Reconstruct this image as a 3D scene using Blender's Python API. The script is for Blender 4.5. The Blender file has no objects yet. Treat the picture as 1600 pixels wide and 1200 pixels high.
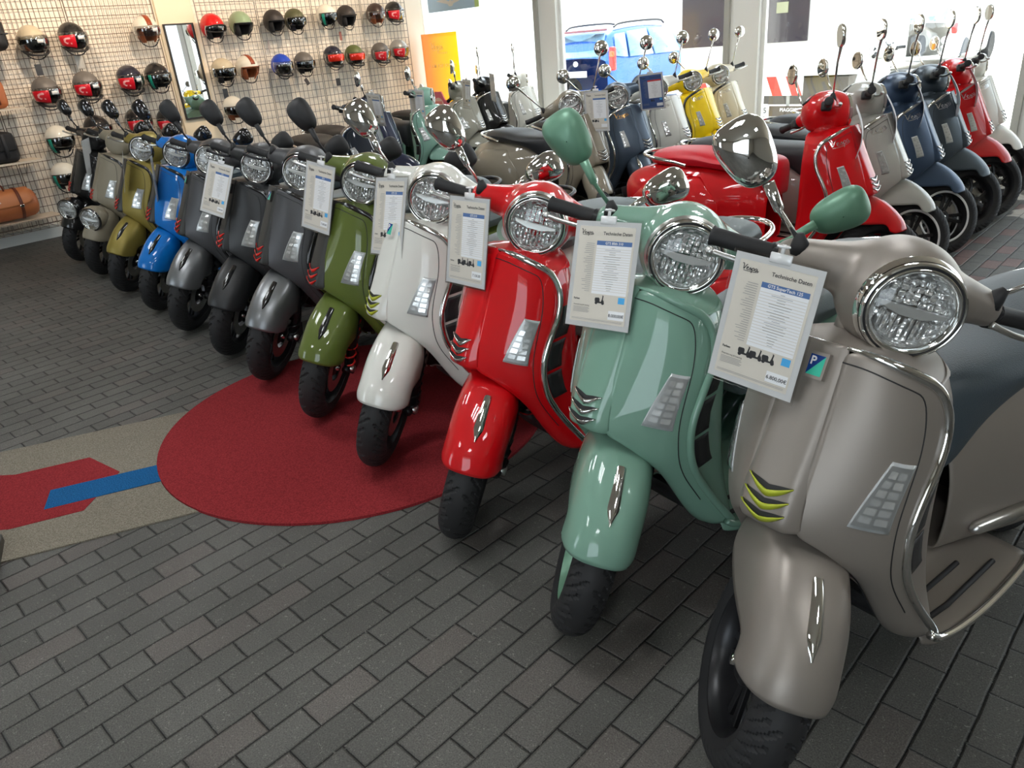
import bpy, bmesh, math, random
from math import sin, cos, pi, radians
from mathutils import Vector, Matrix
from mathutils.bvhtree import BVHTree

random.seed(7)
C = bpy.context.scene.collection
SC = bpy.context.scene

# ------------------------------------------------------------------ camera, world, sun, exposure
cam_d = bpy.data.cameras.new('camera')
cam = bpy.data.objects.new('camera', cam_d)
C.objects.link(cam)
cam_d.sensor_width = 36.0
cam_d.lens = 36.0 * 1176.6 / 1600.0
cam_d.clip_start = 0.05
cam_d.clip_end = 300
_r = Vector((0.725, 0.684, -0.082)).normalized()
_f = Vector((-0.648, 0.637, -0.418)).normalized()
_u = _r.cross(_f).normalized()
_r = _f.cross(_u).normalized()
M = Matrix((_r, _u, -_f)).transposed().to_4x4()
M.translation = Vector((0, 0, 1.48))
cam.matrix_world = M
SC.camera = cam

world = bpy.data.worlds.new('world')
SC.world = world
world.use_nodes = True
wn = world.node_tree
bg = wn.nodes['Background']
bg.inputs['Color'].default_value = (0.80, 0.91, 1.0, 1)
bg.inputs['Strength'].default_value = 3.2

sun_d = bpy.data.lights.new('sun', 'SUN')
sun_d.energy = 9.0
sun_d.angle = radians(0.6)
sun_d.color = (1.0, 0.95, 0.86)
sun = bpy.data.objects.new('sun', sun_d)
C.objects.link(sun)
sun.rotation_euler = Vector((0.35, -0.55, -0.95)).to_track_quat('-Z', 'Y').to_euler()
sun.location = (-3, 20, 20)

SC.view_settings.view_transform = 'Standard'
SC.view_settings.look = 'None'
SC.view_settings.gamma = 1
SC.view_settings.use_curve_mapping = False
SC.view_settings.exposure = 0.45
SC.cycles.max_bounces = 8
SC.cycles.glossy_bounces = 4
SC.cycles.transparent_max_bounces = 12

# ------------------------------------------------------------------ materials
def srgb(r, g, b):
    f = lambda c: (c / 255 / 12.92) if c <= 10 else ((c / 255 + 0.055) / 1.055) ** 2.4
    return (f(r), f(g), f(b), 1)

MATS = {}
def mat(name, col, rough=0.5, metal=0.0, coat=0.0, spec=None, emis=None, estr=0.0, bump=None, sheen=0.0):
    if name in MATS:
        return MATS[name]
    m = bpy.data.materials.new(name)
    m.use_nodes = True
    n = m.node_tree
    b = n.nodes['Principled BSDF']
    b.inputs['Base Color'].default_value = col
    b.inputs['Roughness'].default_value = rough
    b.inputs['Metallic'].default_value = metal
    b.inputs['Coat Weight'].default_value = coat
    b.inputs['Coat Roughness'].default_value = 0.04
    if spec is not None:
        b.inputs['Specular IOR Level'].default_value = spec
    if emis:
        b.inputs['Emission Color'].default_value = emis
        b.inputs['Emission Strength'].default_value = estr
    if bump:
        sc_, st = bump
        tc = n.nodes.new('ShaderNodeTexCoord')
        no = n.nodes.new('ShaderNodeTexNoise')
        no.inputs['Scale'].default_value = sc_
        no.inputs['Detail'].default_value = 3
        bu = n.nodes.new('ShaderNodeBump')
        bu.inputs['Strength'].default_value = st
        bu.inputs['Distance'].default_value = 0.004
        n.links.new(tc.outputs['Object'], no.inputs['Vector'])
        n.links.new(no.outputs['Fac'], bu.inputs['Height'])
        n.links.new(bu.outputs['Normal'], b.inputs['Normal'])
    MATS[name] = m
    return m

def gloss(name, r, g, b):
    return mat('gloss_' + name, srgb(r, g, b), rough=0.5, coat=0.9, spec=0.2)
def satin(name, r, g, b, metal=0.35, rough=0.42):
    return mat('satin_' + name, srgb(r, g, b), rough=rough, metal=metal)

chrome = mat('chrome', (0.82, 0.82, 0.80, 1), rough=0.05, metal=1.0)
brushed = mat('brushed_metal', (0.62, 0.62, 0.60, 1), rough=0.3, metal=1.0)
darkchrome = mat('dark_gloss_trim', (0.012, 0.012, 0.013, 1), rough=0.12, coat=1.0)
rubber = mat('rubber', (0.02, 0.02, 0.021, 1), rough=0.62, spec=0.35)
blackplastic = mat('black_plastic', (0.016, 0.016, 0.017, 1), rough=0.5, bump=(900, 0.2))
blackmetal = mat('black_metal', (0.02, 0.02, 0.022, 1), rough=0.35, metal=0.4)
greymetal = mat('grey_cast_metal', (0.14, 0.14, 0.145, 1), rough=0.42, metal=0.6)
mirror_glass = mat('mirror_glass', (0.72, 0.68, 0.6, 1), rough=0.02, metal=1.0)
white_paint = mat('white_trim_paint', (0.78, 0.78, 0.76, 1), rough=0.4)
lime = mat('lime_plastic', srgb(176, 184, 52), rough=0.4)
redplastic = mat('red_plastic', srgb(225, 40, 34), rough=0.3, coat=0.5)
orange_lens = mat('orange_lens', srgb(235, 90, 30), rough=0.15, coat=1.0)
red_lens = mat('red_lens', srgb(150, 10, 12), rough=0.12, coat=1.0)

def glass_mat(name, tint=(1, 1, 1, 1), refl=0.08, rough=0.02):
    m = bpy.data.materials.new(name)
    m.use_nodes = True
    n = m.node_tree
    n.nodes.clear()
    out = n.nodes.new('ShaderNodeOutputMaterial')
    tr = n.nodes.new('ShaderNodeBsdfTransparent')
    tr.inputs['Color'].default_value = tint
    gl = n.nodes.new('ShaderNodeBsdfGlossy')
    gl.inputs['Roughness'].default_value = rough
    lw = n.nodes.new('ShaderNodeLayerWeight')
    lw.inputs['Blend'].default_value = 0.25
    ma = n.nodes.new('ShaderNodeMath')
    ma.operation = 'MULTIPLY_ADD'
    ma.inputs[1].default_value = 0.6
    ma.inputs[2].default_value = refl
    mx = n.nodes.new('ShaderNodeMixShader')
    n.links.new(lw.outputs['Fresnel'], ma.inputs[0])
    n.links.new(ma.outputs[0], mx.inputs[0])
    n.links.new(tr.outputs[0], mx.inputs[1])
    n.links.new(gl.outputs[0], mx.inputs[2])
    n.links.new(mx.outputs[0], out.inputs['Surface'])
    MATS[name] = m
    return m
clear_glass = glass_mat('clear_glass', (0.97, 0.98, 0.98, 1), 0.04)
sleeve_film = glass_mat('clear_plastic_film', (0.96, 0.96, 0.96, 1), 0.03, 0.06)
smoke_visor = glass_mat('smoked_visor', (0.35, 0.36, 0.37, 1), 0.15)
clear_visor = glass_mat('clear_visor', (0.85, 0.86, 0.86, 1), 0.12)
red_visor = mat('red_mirror_visor', srgb(230, 50, 30), rough=0.12, metal=0.3, coat=1.0)
red_tint = mat('red_film', srgb(205, 22, 40), rough=0.3, coat=0.4)

def reflector_mat():
    m = mat('faceted_reflector', (0.92, 0.92, 0.91, 1), rough=0.18, metal=0.75)
    n = m.node_tree
    b = n.nodes['Principled BSDF']
    tc = n.nodes.new('ShaderNodeTexCoord')
    vo = n.nodes.new('ShaderNodeTexVoronoi')
    vo.inputs['Scale'].default_value = 75
    bu = n.nodes.new('ShaderNodeBump')
    bu.inputs['Strength'].default_value = 1.0
    bu.inputs['Distance'].default_value = 0.004
    n.links.new(tc.outputs['Object'], vo.inputs['Vector'])
    n.links.new(vo.outputs['Distance'], bu.inputs['Height'])
    n.links.new(bu.outputs['Normal'], b.inputs['Normal'])
    return m
reflector = reflector_mat()
darkreflector = mat('dark_reflector', (0.16, 0.16, 0.17, 1), rough=0.12, metal=1.0)

def leather(name, r, g, b, rough=0.45):
    return mat('leather_' + name, srgb(r, g, b), rough=rough, bump=(350, 0.25))
seat_black = leather('black', 38, 40, 43)
seat_blue = leather('slate', 62, 72, 78)
seat_grey = leather('grey', 88, 98, 100)
seat_red = leather('red', 205, 22, 42, 0.35)

# ------------------------------------------------------------------ mesh helpers
def new_mesh(name, vs, fs, smooth=True):
    me = bpy.data.meshes.new(name)
    me.from_pydata([tuple(v) for v in vs], [], fs)
    me.update()
    if smooth:
        me.polygons.foreach_set('use_smooth', [True] * len(me.polygons))
    return me

def bake(me, mods, smooth=True, angle=None):
    """apply modifiers once, hand back a plain mesh"""
    o = bpy.data.objects.new('tmp', me)
    C.objects.link(o)
    for kind, kw in mods:
        md = o.modifiers.new(kind, kind)
        for k, v in kw.items():
            setattr(md, k, v)
    bpy.context.view_layer.update()
    dg = bpy.context.evaluated_depsgraph_get()
    out = bpy.data.meshes.new_from_object(o.evaluated_get(dg))
    out.name = me.name
    bpy.data.objects.remove(o)
    if smooth:
        out.polygons.foreach_set('use_smooth', [True] * len(out.polygons))
    return out

def sub(me, lv=2):
    return bake(me, [('SUBSURF', dict(levels=lv, render_levels=lv))])
def solid(me, t, lv=0, off=-1):
    mods = []
    if lv:
        mods.append(('SUBSURF', dict(levels=lv, render_levels=lv)))
    mods.append(('SOLIDIFY', dict(thickness=t, offset=off)))
    return bake(me, mods)

class MB:
    """collects simple shapes into one mesh"""
    def __init__(s):
        s.v = []; s.f = []
    def add(s, vs, fs):
        o = len(s.v)
        s.v += [tuple(v) for v in vs]
        s.f += [tuple(i + o for i in f) for f in fs]
        return s
    def box(s, c, d, rot=None):
        vs = []
        for x in (-1, 1):
            for y in (-1, 1):
                for z in (-1, 1):
                    v = Vector((x * d[0] / 2, y * d[1] / 2, z * d[2] / 2))
                    if rot: v = rot @ v
                    vs.append(v + Vector(c))
        return s.add(vs, [(0, 1, 3, 2), (4, 6, 7, 5), (0, 4, 5, 1), (2, 3, 7, 6), (0, 2, 6, 4), (1, 5, 7, 3)])
    def tube(s, pts, r, n=10, closed=False, cap=True):
        pts = [Vector(p) for p in pts]
        N = len(pts)
        rs = r if isinstance(r, (list, tuple)) else [r] * N
        prev = None
        vs = []; fs = []
        for i, p in enumerate(pts):
            if closed:
                t = (pts[(i + 1) % N] - pts[i - 1]).normalized()
            else:
                t = (pts[min(i + 1, N - 1)] - pts[max(i - 1, 0)]).normalized()
            if prev is None:
                a = t.cross(Vector((0, 0, 1)))
                if a.length < 0.1: a = t.cross(Vector((0, 1, 0)))
                a.normalize()
            else:
                a = (prev - t * prev.dot(t)).normalized()
            prev = a
            b = t.cross(a)
            for k in range(n):
                th = 2 * pi * k / n
                vs.append(p + a * cos(th) * rs[i] + b * sin(th) * rs[i])
        R = N if closed else N - 1
        for i in range(R):
            j = (i + 1) % N
            for k in range(n):
                l = (k + 1) % n
                fs.append((i * n + k, i * n + l, j * n + l, j * n + k))
        if not closed and cap:
            fs.append(tuple(range(n))[::-1])
            fs.append(tuple((N - 1) * n + k for k in range(n)))
        return s.add(vs, fs)
    def lathe(s, prof, axis='y', n=48, c=(0, 0, 0), closed=False):
        """prof: list of (a, r): position along axis, radius"""
        vs = []; fs = []
        m = len(prof)
        for k in range(n):
            th = 2 * pi * k / n
            for a, r in prof:
                if axis == 'y': v = (r * cos(th), a, r * sin(th))
                elif axis == 'x': v = (a, r * cos(th), r * sin(th))
                else: v = (r * cos(th), r * sin(th), a)
                vs.append((v[0] + c[0], v[1] + c[1], v[2] + c[2]))
        mm = m if closed else m - 1
        for k in range(n):
            l = (k + 1) % n
            for i in range(mm):
                j = (i + 1) % m
                fs.append((k * m + i, l * m + i, l * m + j, k * m + j))
        return s.add(vs, fs)
    def prism(s, poly, z0, z1):
        n = len(poly)
        vs = [(x, y, z0) for x, y in poly] + [(x, y, z1) for x, y in poly]
        fs = [tuple(range(n))[::-1], tuple(range(n, 2 * n))]
        fs += [(i, (i + 1) % n, n + (i + 1) % n, n + i) for i in range(n)]
        return s.add(vs, fs)
    def mesh(s, name, smooth=True):
        me = new_mesh(name, s.v, s.f, smooth)
        bm = bmesh.new(); bm.from_mesh(me)
        bmesh.ops.recalc_face_normals(bm, faces=bm.faces)
        bm.to_mesh(me); bm.free()
        return me

def autosmooth(me, deg=35):
    """sharp edges above an angle"""
    bm = bmesh.new(); bm.from_mesh(me)
    for e in bm.edges:
        if len(e.link_faces) == 2 and e.calc_face_angle(0) > radians(deg):
            e.smooth = False
    bm.to_mesh(me); bm.free()
    return me

def grid(rows, closed=False, mirror=False, name='grid'):
    """rows of equal length -> quads; mirror copies across y=0 and welds"""
    nr, nc = len(rows), len(rows[0])
    vs = [Vector(p) for r in rows for p in r]
    fs = []
    for i in range(nr - 1):
        for j in range(nc if closed else nc - 1):
            k = (j + 1) % nc
            fs.append((i * nc + j, i * nc + k, (i + 1) * nc + k, (i + 1) * nc + j))
    me = new_mesh(name, vs, fs)
    bm = bmesh.new(); bm.from_mesh(me)
    if mirror:
        g = bmesh.ops.duplicate(bm, geom=bm.verts[:] + bm.edges[:] + bm.faces[:])['geom']
        nv = [e for e in g if isinstance(e, bmesh.types.BMVert)]
        for v in nv: v.co.y *= -1
        nf = [e for e in g if isinstance(e, bmesh.types.BMFace)]
        bmesh.ops.reverse_faces(bm, faces=nf)
        bmesh.ops.remove_doubles(bm, verts=bm.verts, dist=1e-5)
    bmesh.ops.recalc_face_normals(bm, faces=bm.faces)
    bm.to_mesh(me); bm.free()
    return me

def join(name, meshes, mats=None):
    bm = bmesh.new()
    for i, me in enumerate(meshes):
        tmp = me.copy()
        if mats is not None:
            tmp.transform(mats[i])
        bm.from_mesh(tmp)
        bpy.data.meshes.remove(tmp)
    out = bpy.data.meshes.new(name)
    bm.to_mesh(out); bm.free()
    out.polygons.foreach_set('use_smooth', [True] * len(out.polygons))
    return out

def ob(name, me, m=None, parent=None, mw=None, label=None):
    o = bpy.data.objects.new(name, me)
    C.objects.link(o)
    if m is not None:
        if len(me.materials) == 0:
            me.materials.append(None)
        o.material_slots[0].link = 'OBJECT'
        o.material_slots[0].material = m
    if parent is not None: o.parent = parent
    if mw is not None: o.matrix_local = mw
    if label: o['label'] = label
    return o

def tag(o, label, cat, group=None, kind=None):
    o['label'] = label; o['category'] = cat
    if group: o['group'] = group
    if kind: o['kind'] = kind
    return o

def thing(name, label, cat, loc=(0, 0, 0), rz=0, group=None, rot=None):
    o = bpy.data.objects.new(name, None)
    o.empty_display_size = 0.1
    C.objects.link(o)
    o.location = loc
    o.rotation_euler = rot if rot else (0, 0, rz)
    return tag(o, label, cat, group)

def struct(name, me, m):
    o = ob(name, me, m)
    o['kind'] = 'structure'
    return o

def text_mesh(s, size, shear=0.0, extrude=0.0, align='LEFT', bold=0.0, spacing=1.0):
    cu = bpy.data.curves.new('t', 'FONT')
    cu.body = s; cu.size = size; cu.shear = shear; cu.extrude = extrude
    cu.align_x = align; cu.offset = bold; cu.space_character = spacing
    cu.resolution_u = 3
    o = bpy.data.objects.new('t', cu)
    C.objects.link(o)
    bpy.context.view_layer.update()
    dg = bpy.context.evaluated_depsgraph_get()
    me = bpy.data.meshes.new_from_object(o.evaluated_get(dg))
    bpy.data.objects.remove(o)
    return me

# the handwritten word mark, as pen strokes in a unit box (x right, y up), width about 4.2
def _arc(cx, cy, rx, ry, a0, a1, n=8):
    return [(cx + rx * cos(radians(a0 + (a1 - a0) * i / n)), cy + ry * sin(radians(a0 + (a1 - a0) * i / n))) for i in range(n + 1)]
WORD = [
    [(-0.25, 1.15), (-0.1, 1.3), (0.05, 1.2), (0.1, 0.9), (0.1, 0.0), (0.3, 0.35), (0.62, 0.95), (0.85, 1.15)],
    [(0.75, 0.35), (1.05, 0.42), (1.12, 0.6), (0.95, 0.7), (0.78, 0.55), (0.78, 0.2), (0.92, 0.05), (1.15, 0.08), (1.35, 0.25)],
    [(1.35, 0.25), (1.6, 0.68), (1.62, 0.45), (1.72, 0.2), (1.6, 0.05), (1.4, 0.1)],
    [(1.72, 0.2), (2.0, 0.6), (1.88, -0.45)],
    [(1.98, 0.5), (2.15, 0.66), (2.38, 0.6), (2.42, 0.3), (2.25, 0.08), (2.0, 0.15)],
    [(3.05, 0.6), (2.8, 0.66), (2.6, 0.45), (2.62, 0.15), (2.8, 0.05), (3.0, 0.25), (3.08, 0.62), (3.08, 0.2), (3.25, 0.08), (3.45, 0.25)],
    [(0.1, -0.12), (1.0, -0.2), (2.4, -0.16), (3.4, -0.02)],
]
def wordmark(size, thick=0.09):
    """flat ribbon strokes in the XY plane"""
    mb = MB()
    for st in WORD:
        # smooth the stroke
        p = [Vector((x, y, 0)) for x, y in st]
        for _ in range(2):
            q = [p[0]]
            for a, b in zip(p, p[1:]):
                q += [a * 0.75 + b * 0.25, a * 0.25 + b * 0.75]
            q.append(p[-1]); p = q
        vs = []; fs = []
        for i, c in enumerate(p):
            t = (p[min(i + 1, len(p) - 1)] - p[max(i - 1, 0)]).normalized()
            nrm = Vector((-t.y, t.x, 0)) * thick * (0.5 + 0.25 * abs(t.y))
            vs += [(c + nrm) * size, (c - nrm) * size]
        for i in range(len(p) - 1):
            fs.append((2 * i, 2 * i + 1, 2 * i + 3, 2 * i + 2))
        mb.add(vs, fs)
    return new_mesh('wordmark', mb.v, mb.f, False)


# ------------------------------------------------------------------ the room
WX, WY, CZ = -8.85, 7.6, 2.75      # left wall, window wall, ceiling height

def floor_material():
    m = bpy.data.materials.new('paver_floor')
    m.use_nodes = True
    n = m.node_tree; L = n.links
    b = n.nodes['Principled BSDF']
    geo = n.nodes.new('ShaderNodeNewGeometry')
    sep = n.nodes.new('ShaderNodeSeparateXYZ')
    L.new(geo.outputs['Position'], sep.inputs[0])
    ax = n.nodes.new('ShaderNodeMath'); ax.operation = 'ADD'; ax.inputs[1].default_value = -1.5375 + 0.179 * 40
    ay = n.nodes.new('ShaderNodeMath'); ay.operation = 'ADD'; ay.inputs[1].default_value = 0.3442 + 0.0894 * 200
    L.new(sep.outputs['Y'], ax.inputs[0]); L.new(sep.outputs['X'], ay.inputs[0])
    # slight wander so the joints are not ruler straight
    com = n.nodes.new('ShaderNodeCombineXYZ')
    L.new(ax.outputs[0], com.inputs[0]); L.new(ay.outputs[0], com.inputs[1])
    wob = n.nodes.new('ShaderNodeTexNoise'); wob.inputs['Scale'].default_value = 9
    L.new(geo.outputs['Position'], wob.inputs['Vector'])
    wm = n.nodes.new('ShaderNodeVectorMath'); wm.operation = 'MULTIPLY_ADD'
    wm.inputs[1].default_value = (0.006, 0.006, 0); wm.inputs[2].default_value = (-0.003, -0.003, 0)
    L.new(wob.outputs['Color'], wm.inputs[0])
    add = n.nodes.new('ShaderNodeVectorMath'); add.operation = 'ADD'
    L.new(com.outputs[0], add.inputs[0]); L.new(wm.outputs[0], add.inputs[1])
    def brick(mortar, smooth, c1, c2, cm):
        t = n.nodes.new('ShaderNodeTexBrick')
        t.offset = 0.5; t.offset_frequency = 2; t.squash = 1
        t.inputs['Scale'].default_value = 1
        t.inputs['Brick Width'].default_value = 0.179
        t.inputs['Row Height'].default_value = 0.0894
        t.inputs['Mortar Size'].default_value = mortar
        t.inputs['Mortar Smooth'].default_value = smooth
        t.inputs['Bias'].default_value = 0
        t.inputs['Color1'].default_value = c1; t.inputs['Color2'].default_value = c2
        t.inputs['Mortar'].default_value = cm
        L.new(add.outputs[0], t.inputs['Vector'])
        return t
    t1 = brick(0.0019, 0.15, (0.088, 0.087, 0.079, 1), (0.116, 0.114, 0.104, 1), (0.010, 0.010, 0.009, 1))
    # reddish bricks scattered among the grey ones, more of them far right
    t2 = brick(0.0019, 0.15, (0, 0, 0, 1), (1, 1, 1, 1), (0, 0, 0, 1))
    ramp = n.nodes.new('ShaderNodeValToRGB')
    ramp.color_ramp.elements[0].position = 0.80; ramp.color_ramp.elements[1].position = 0.86
    L.new(t2.outputs['Color'], ramp.inputs[0])
    red = n.nodes.new('ShaderNodeMixRGB'); red.inputs[2].default_value = (0.17, 0.09, 0.08, 1)
    xr = n.nodes.new('ShaderNodeMapRange'); xr.inputs['From Min'].default_value = 2.0; xr.inputs['From Max'].default_value = 4.2
    xr.inputs['To Min'].default_value = 0.12; xr.inputs['To Max'].default_value = 0.8
    L.new(sep.outputs['Y'], xr.inputs['Value'])
    rm = n.nodes.new('ShaderNodeMath'); rm.operation = 'MULTIPLY'
    L.new(ramp.outputs['Color'], rm.inputs[0]); L.new(xr.outputs[0], rm.inputs[1])
    L.new(rm.outputs[0], red.inputs[0]); L.new(t1.outputs['Color'], red.inputs[1])
    # stone grain and worn pale scratches
    no = n.nodes.new('ShaderNodeTexNoise'); no.inputs['Scale'].default_value = 260; no.inputs['Detail'].default_value = 6
    L.new(geo.outputs['Position'], no.inputs['Vector'])
    mul = n.nodes.new('ShaderNodeMixRGB'); mul.blend_type = 'OVERLAY'; mul.inputs[0].default_value = 1.0
    L.new(red.outputs[0], mul.inputs[1]); L.new(no.outputs['Fac'], mul.inputs[2])
    no2 = n.nodes.new('ShaderNodeTexNoise'); no2.inputs['Scale'].default_value = 110; no2.inputs['Detail'].default_value = 7
    no2.inputs['Distortion'].default_value = 1.8
    L.new(geo.outputs['Position'], no2.inputs['Vector'])
    r2 = n.nodes.new('ShaderNodeValToRGB')
    r2.color_ramp.elements[0].position = 0.625; r2.color_ramp.elements[1].position = 0.68
    L.new(no2.outputs['Fac'], r2.inputs[0])
    sc = n.nodes.new('ShaderNodeMixRGB'); sc.inputs[2].default_value = (0.26, 0.255, 0.23, 1)
    s05 = n.nodes.new('ShaderNodeMath'); s05.operation = 'MULTIPLY'; s05.inputs[1].default_value = 0.8
    L.new(r2.outputs['Color'], s05.inputs[0]); L.new(s05.outputs[0], sc.inputs[0])
    L.new(mul.outputs[0], sc.inputs[1])
    # large soft dirt
    no3 = n.nodes.new('ShaderNodeTexNoise'); no3.inputs['Scale'].default_value = 2.2; no3.inputs['Detail'].default_value = 4
    L.new(geo.outputs['Position'], no3.inputs['Vector'])
    mr = n.nodes.new('ShaderNodeMapRange'); mr.inputs['From Min'].default_value = 0.3; mr.inputs['From Max'].default_value = 0.7
    mr.inputs['To Min'].default_value = 0.82; mr.inputs['To Max'].default_value = 1.15
    L.new(no3.outputs['Fac'], mr.inputs['Value'])
    fin = n.nodes.new('ShaderNodeVectorMath'); fin.operation = 'SCALE'
    L.new(sc.outputs[0], fin.inputs[0]); L.new(mr.outputs[0], fin.inputs['Scale'])
    L.new(fin.outputs[0], b.inputs['Base Color'])
    # bump: bevelled joints plus grain
    t3 = brick(0.0060, 1.0, (1, 1, 1, 1), (1, 1, 1, 1), (0, 0, 0, 1))
    inv = n.nodes.new('ShaderNodeMath'); inv.operation = 'MULTIPLY_ADD'; inv.inputs[1].default_value = -1; inv.inputs[2].default_value = 1
    L.new(t3.outputs['Fac'], inv.inputs[0])
    b1 = n.nodes.new('ShaderNodeBump'); b1.inputs['Strength'].default_value = 0.9; b1.inputs['Distance'].default_value = 0.006
    L.new(inv.outputs[0], b1.inputs['Height'])
    b2 = n.nodes.new('ShaderNodeBump'); b2.inputs['Strength'].default_value = 0.7; b2.inputs['Distance'].default_value = 0.0015
    L.new(no.outputs['Fac'], b2.inputs['Height']); L.new(b1.outputs['Normal'], b2.inputs['Normal'])
    L.new(b2.outputs['Normal'], b.inputs['Normal'])
    b.inputs['Roughness'].default_value = 0.6
    b.inputs['Specular IOR Level'].default_value = 0.35
    return m

def plane(name, pts, m):
    me = new_mesh(name, pts, [tuple(range(len(pts)))], False)
    return struct(name, me, m)

plane('floor', [(WX, -5, 0), (7, -5, 0), (7, WY, 0), (WX, WY, 0)], floor_material())

wall_mat = mat('wall_plaster', srgb(244, 236, 222), rough=0.85, bump=(60, 0.15))
ceil_mat = mat('ceiling_plaster', srgb(205, 198, 184), rough=0.9)
frame_white = mat('window_frame_white', srgb(244, 244, 240), rough=0.45)
frame_grey = mat('window_frame_grey', srgb(178, 178, 172), rough=0.5)

def sbox(name, c, d, m):
    return struct(name, MB().box(c, d).mesh(name, False), m)
sbox('wall_left', (WX - 0.1, 1.3, CZ / 2), (0.2, 12.6, CZ), wall_mat)
sbox('ceiling', (-0.9, 1.3, CZ + 0.05), (16.2, 12.9, 0.1), ceil_mat)
back_m = mat('back_wall', srgb(150, 145, 136), rough=.85)
sbox('wall_right', (5.1, 1.75, CZ / 2), (0.2, 11.7, CZ), back_m)
for i, (x, w) in enumerate([(-7.4, 2.7), (-2.2, 4.2), (3.7, 2.6)]):
    sbox('wall_back_pillar_%d' % (i + 1), (x, -3.4, CZ / 2), (w, .2, CZ), back_m)
sbox('wall_back_sill', (-1.9, -3.4, .10), (13.8, .18, .20), back_m)
sbox('wall_back_header', (-1.9, -3.4, CZ - .1), (13.8, .18, .20), back_m)
sbox('baseboard_left', (WX + 0.06, 1.3, 0.055), (0.12, 12.5, 0.11), mat('baseboard_paint', srgb(205, 208, 205), rough=0.5))
# flat pilaster between two runs of mesh, behind the wall mirror
sbox('trim_1', (WX + 0.02, 4.10, CZ / 2), (0.04, 0.40, CZ - 0.002), mat('pilaster_paint', srgb(238, 226, 200), rough=0.8))
# window wall: plinth, header, posts, panes
sbox('wall_window_plinth', (-0.9, WY + 0.06, 0.09), (15.9, 0.12, 0.18), frame_white)
sbox('wall_window_header', (-0.9, WY + 0.06, CZ - 0.12), (15.9, 0.12, 0.24), frame_white)
posts = [(-9.02, 0.20), (-6.57, 0.28), (-4.0, 0.32), (-1.36, 0.30), (1.3, 0.3), (4.0, 0.3)]
for i, (x, w) in enumerate(posts):
    mb = MB().box((x, WY + 0.06, CZ / 2), (w, 0.14, CZ - 0.01))
    struct('trim_%d' % (i + 2), mb.mesh('post', False), frame_white)
    sbox('trim_%d' % (i + 20), (x - w / 2 - 0.012, WY - 0.005, CZ / 2), (0.055, 0.09, CZ - 0.02), frame_grey)
for i in range(5):
    xa = posts[i][0] + posts[i][1] / 2; xb = posts[i + 1][0] - posts[i + 1][1] / 2
    me = MB().box(((xa + xb) / 2, WY + 0.07, 1.345), (xb - xa - 0.03, 0.008, 2.33)).mesh('pane', False)
    fr = MB()
    fr.box(((xa + xb) / 2, WY + 0.07, 0.205), (xb - xa, 0.05, 0.05))
    fr.box(((xa + xb) / 2, WY + 0.07, 2.49), (xb - xa, 0.05, 0.04))
    fr.box((xa + 0.02, WY + 0.07, 1.345), (0.04, 0.05, 2.33)); fr.box((xb - 0.02, WY + 0.07, 1.345), (0.04, 0.05, 2.33))
    w = struct('window_%d' % (i + 1), fr.mesh('window_frame', False), frame_white)
    ob('pane', me, clear_glass, w)

# ceiling lights with three tubes each, and warm wall-washer spots over the mesh wall
tube_em = mat('lamp_tube', (1, 1, 1, 1), emis=(0.95, 0.98, 1.0, 1), estr=24.0)
k = 0
for lx, ly in [(0.6, -1.6), (-2.2, -1.6), (1.2, 0.9), (-1.2, 0.9), (-3.4, 0.9), (-5.6, 0.9), (-1.2, 3.4), (-3.4, 3.4), (-5.6, 3.4), (-2.2, 5.9), (-5.0, 5.9)]:  # first two are added behind the camera to brighten the scooter fronts
    k += 1
    t = thing('ceiling_light', 'white three-tube ceiling light, ' + ['added as fill light behind the photographer at right', 'added as fill light behind the photographer at left', 'above the right edge of the taupe scooter', 'above the mint scooter', 'above the matt black scooter', 'above the gold-olive scooter', 'above the red scooter with red seat', 'above the seats of the middle rank', 'in front of the helmet wall', 'near the window over the right rank', 'near the corner window'][k - 1], 'ceiling light', (lx, ly, CZ - 0.002), 0, 'ceiling lights')
    ob('housing', MB().box((0, 0, -0.03), (0.66, 0.66, 0.06)).mesh('housing', False), white_paint, t)
    for q in (-0.2, 0, 0.2):
        ob('lamp_tube', MB().box((q, 0, -0.064), (0.09, 0.56, 0.01)).mesh('tube', False), tube_em, t)
for ly, wh in ((2.4, 'duffel bag end'), (3.5, 'wall mirror'), (4.9, 'blue helmet'), (6.3, 'last helmets by the window')):
    t = thing('spot_lamp', 'small warm ceiling spot aimed at the wall near the ' + wh, 'lamp', (-7.35, ly, CZ - 0.002), 0, 'warm ceiling spots')
    mb = MB().lathe([(0, 0.0), (0, 0.045), (-0.12, 0.055), (-0.12, 0.05), (-0.02, 0.04), (-0.02, 0)], 'z', 20)
    ob('lamp_body', mb.mesh('spot'), blackmetal, t)
    ld = bpy.data.lights.new('spot_light', 'SPOT')
    ld.energy = 62; ld.color = (1.0, 0.78, 0.58); ld.spot_size = radians(105); ld.spot_blend = 0.8; ld.shadow_soft_size = 0.05
    lo = bpy.data.objects.new('spot_light', ld); C.objects.link(lo)
    lo.parent = t; lo.location = (-0.04, 0, -0.14)
    lo.rotation_euler = Vector((-1.45, 0, -0.62)).to_track_quat('-Z', 'Y').to_euler()

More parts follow.
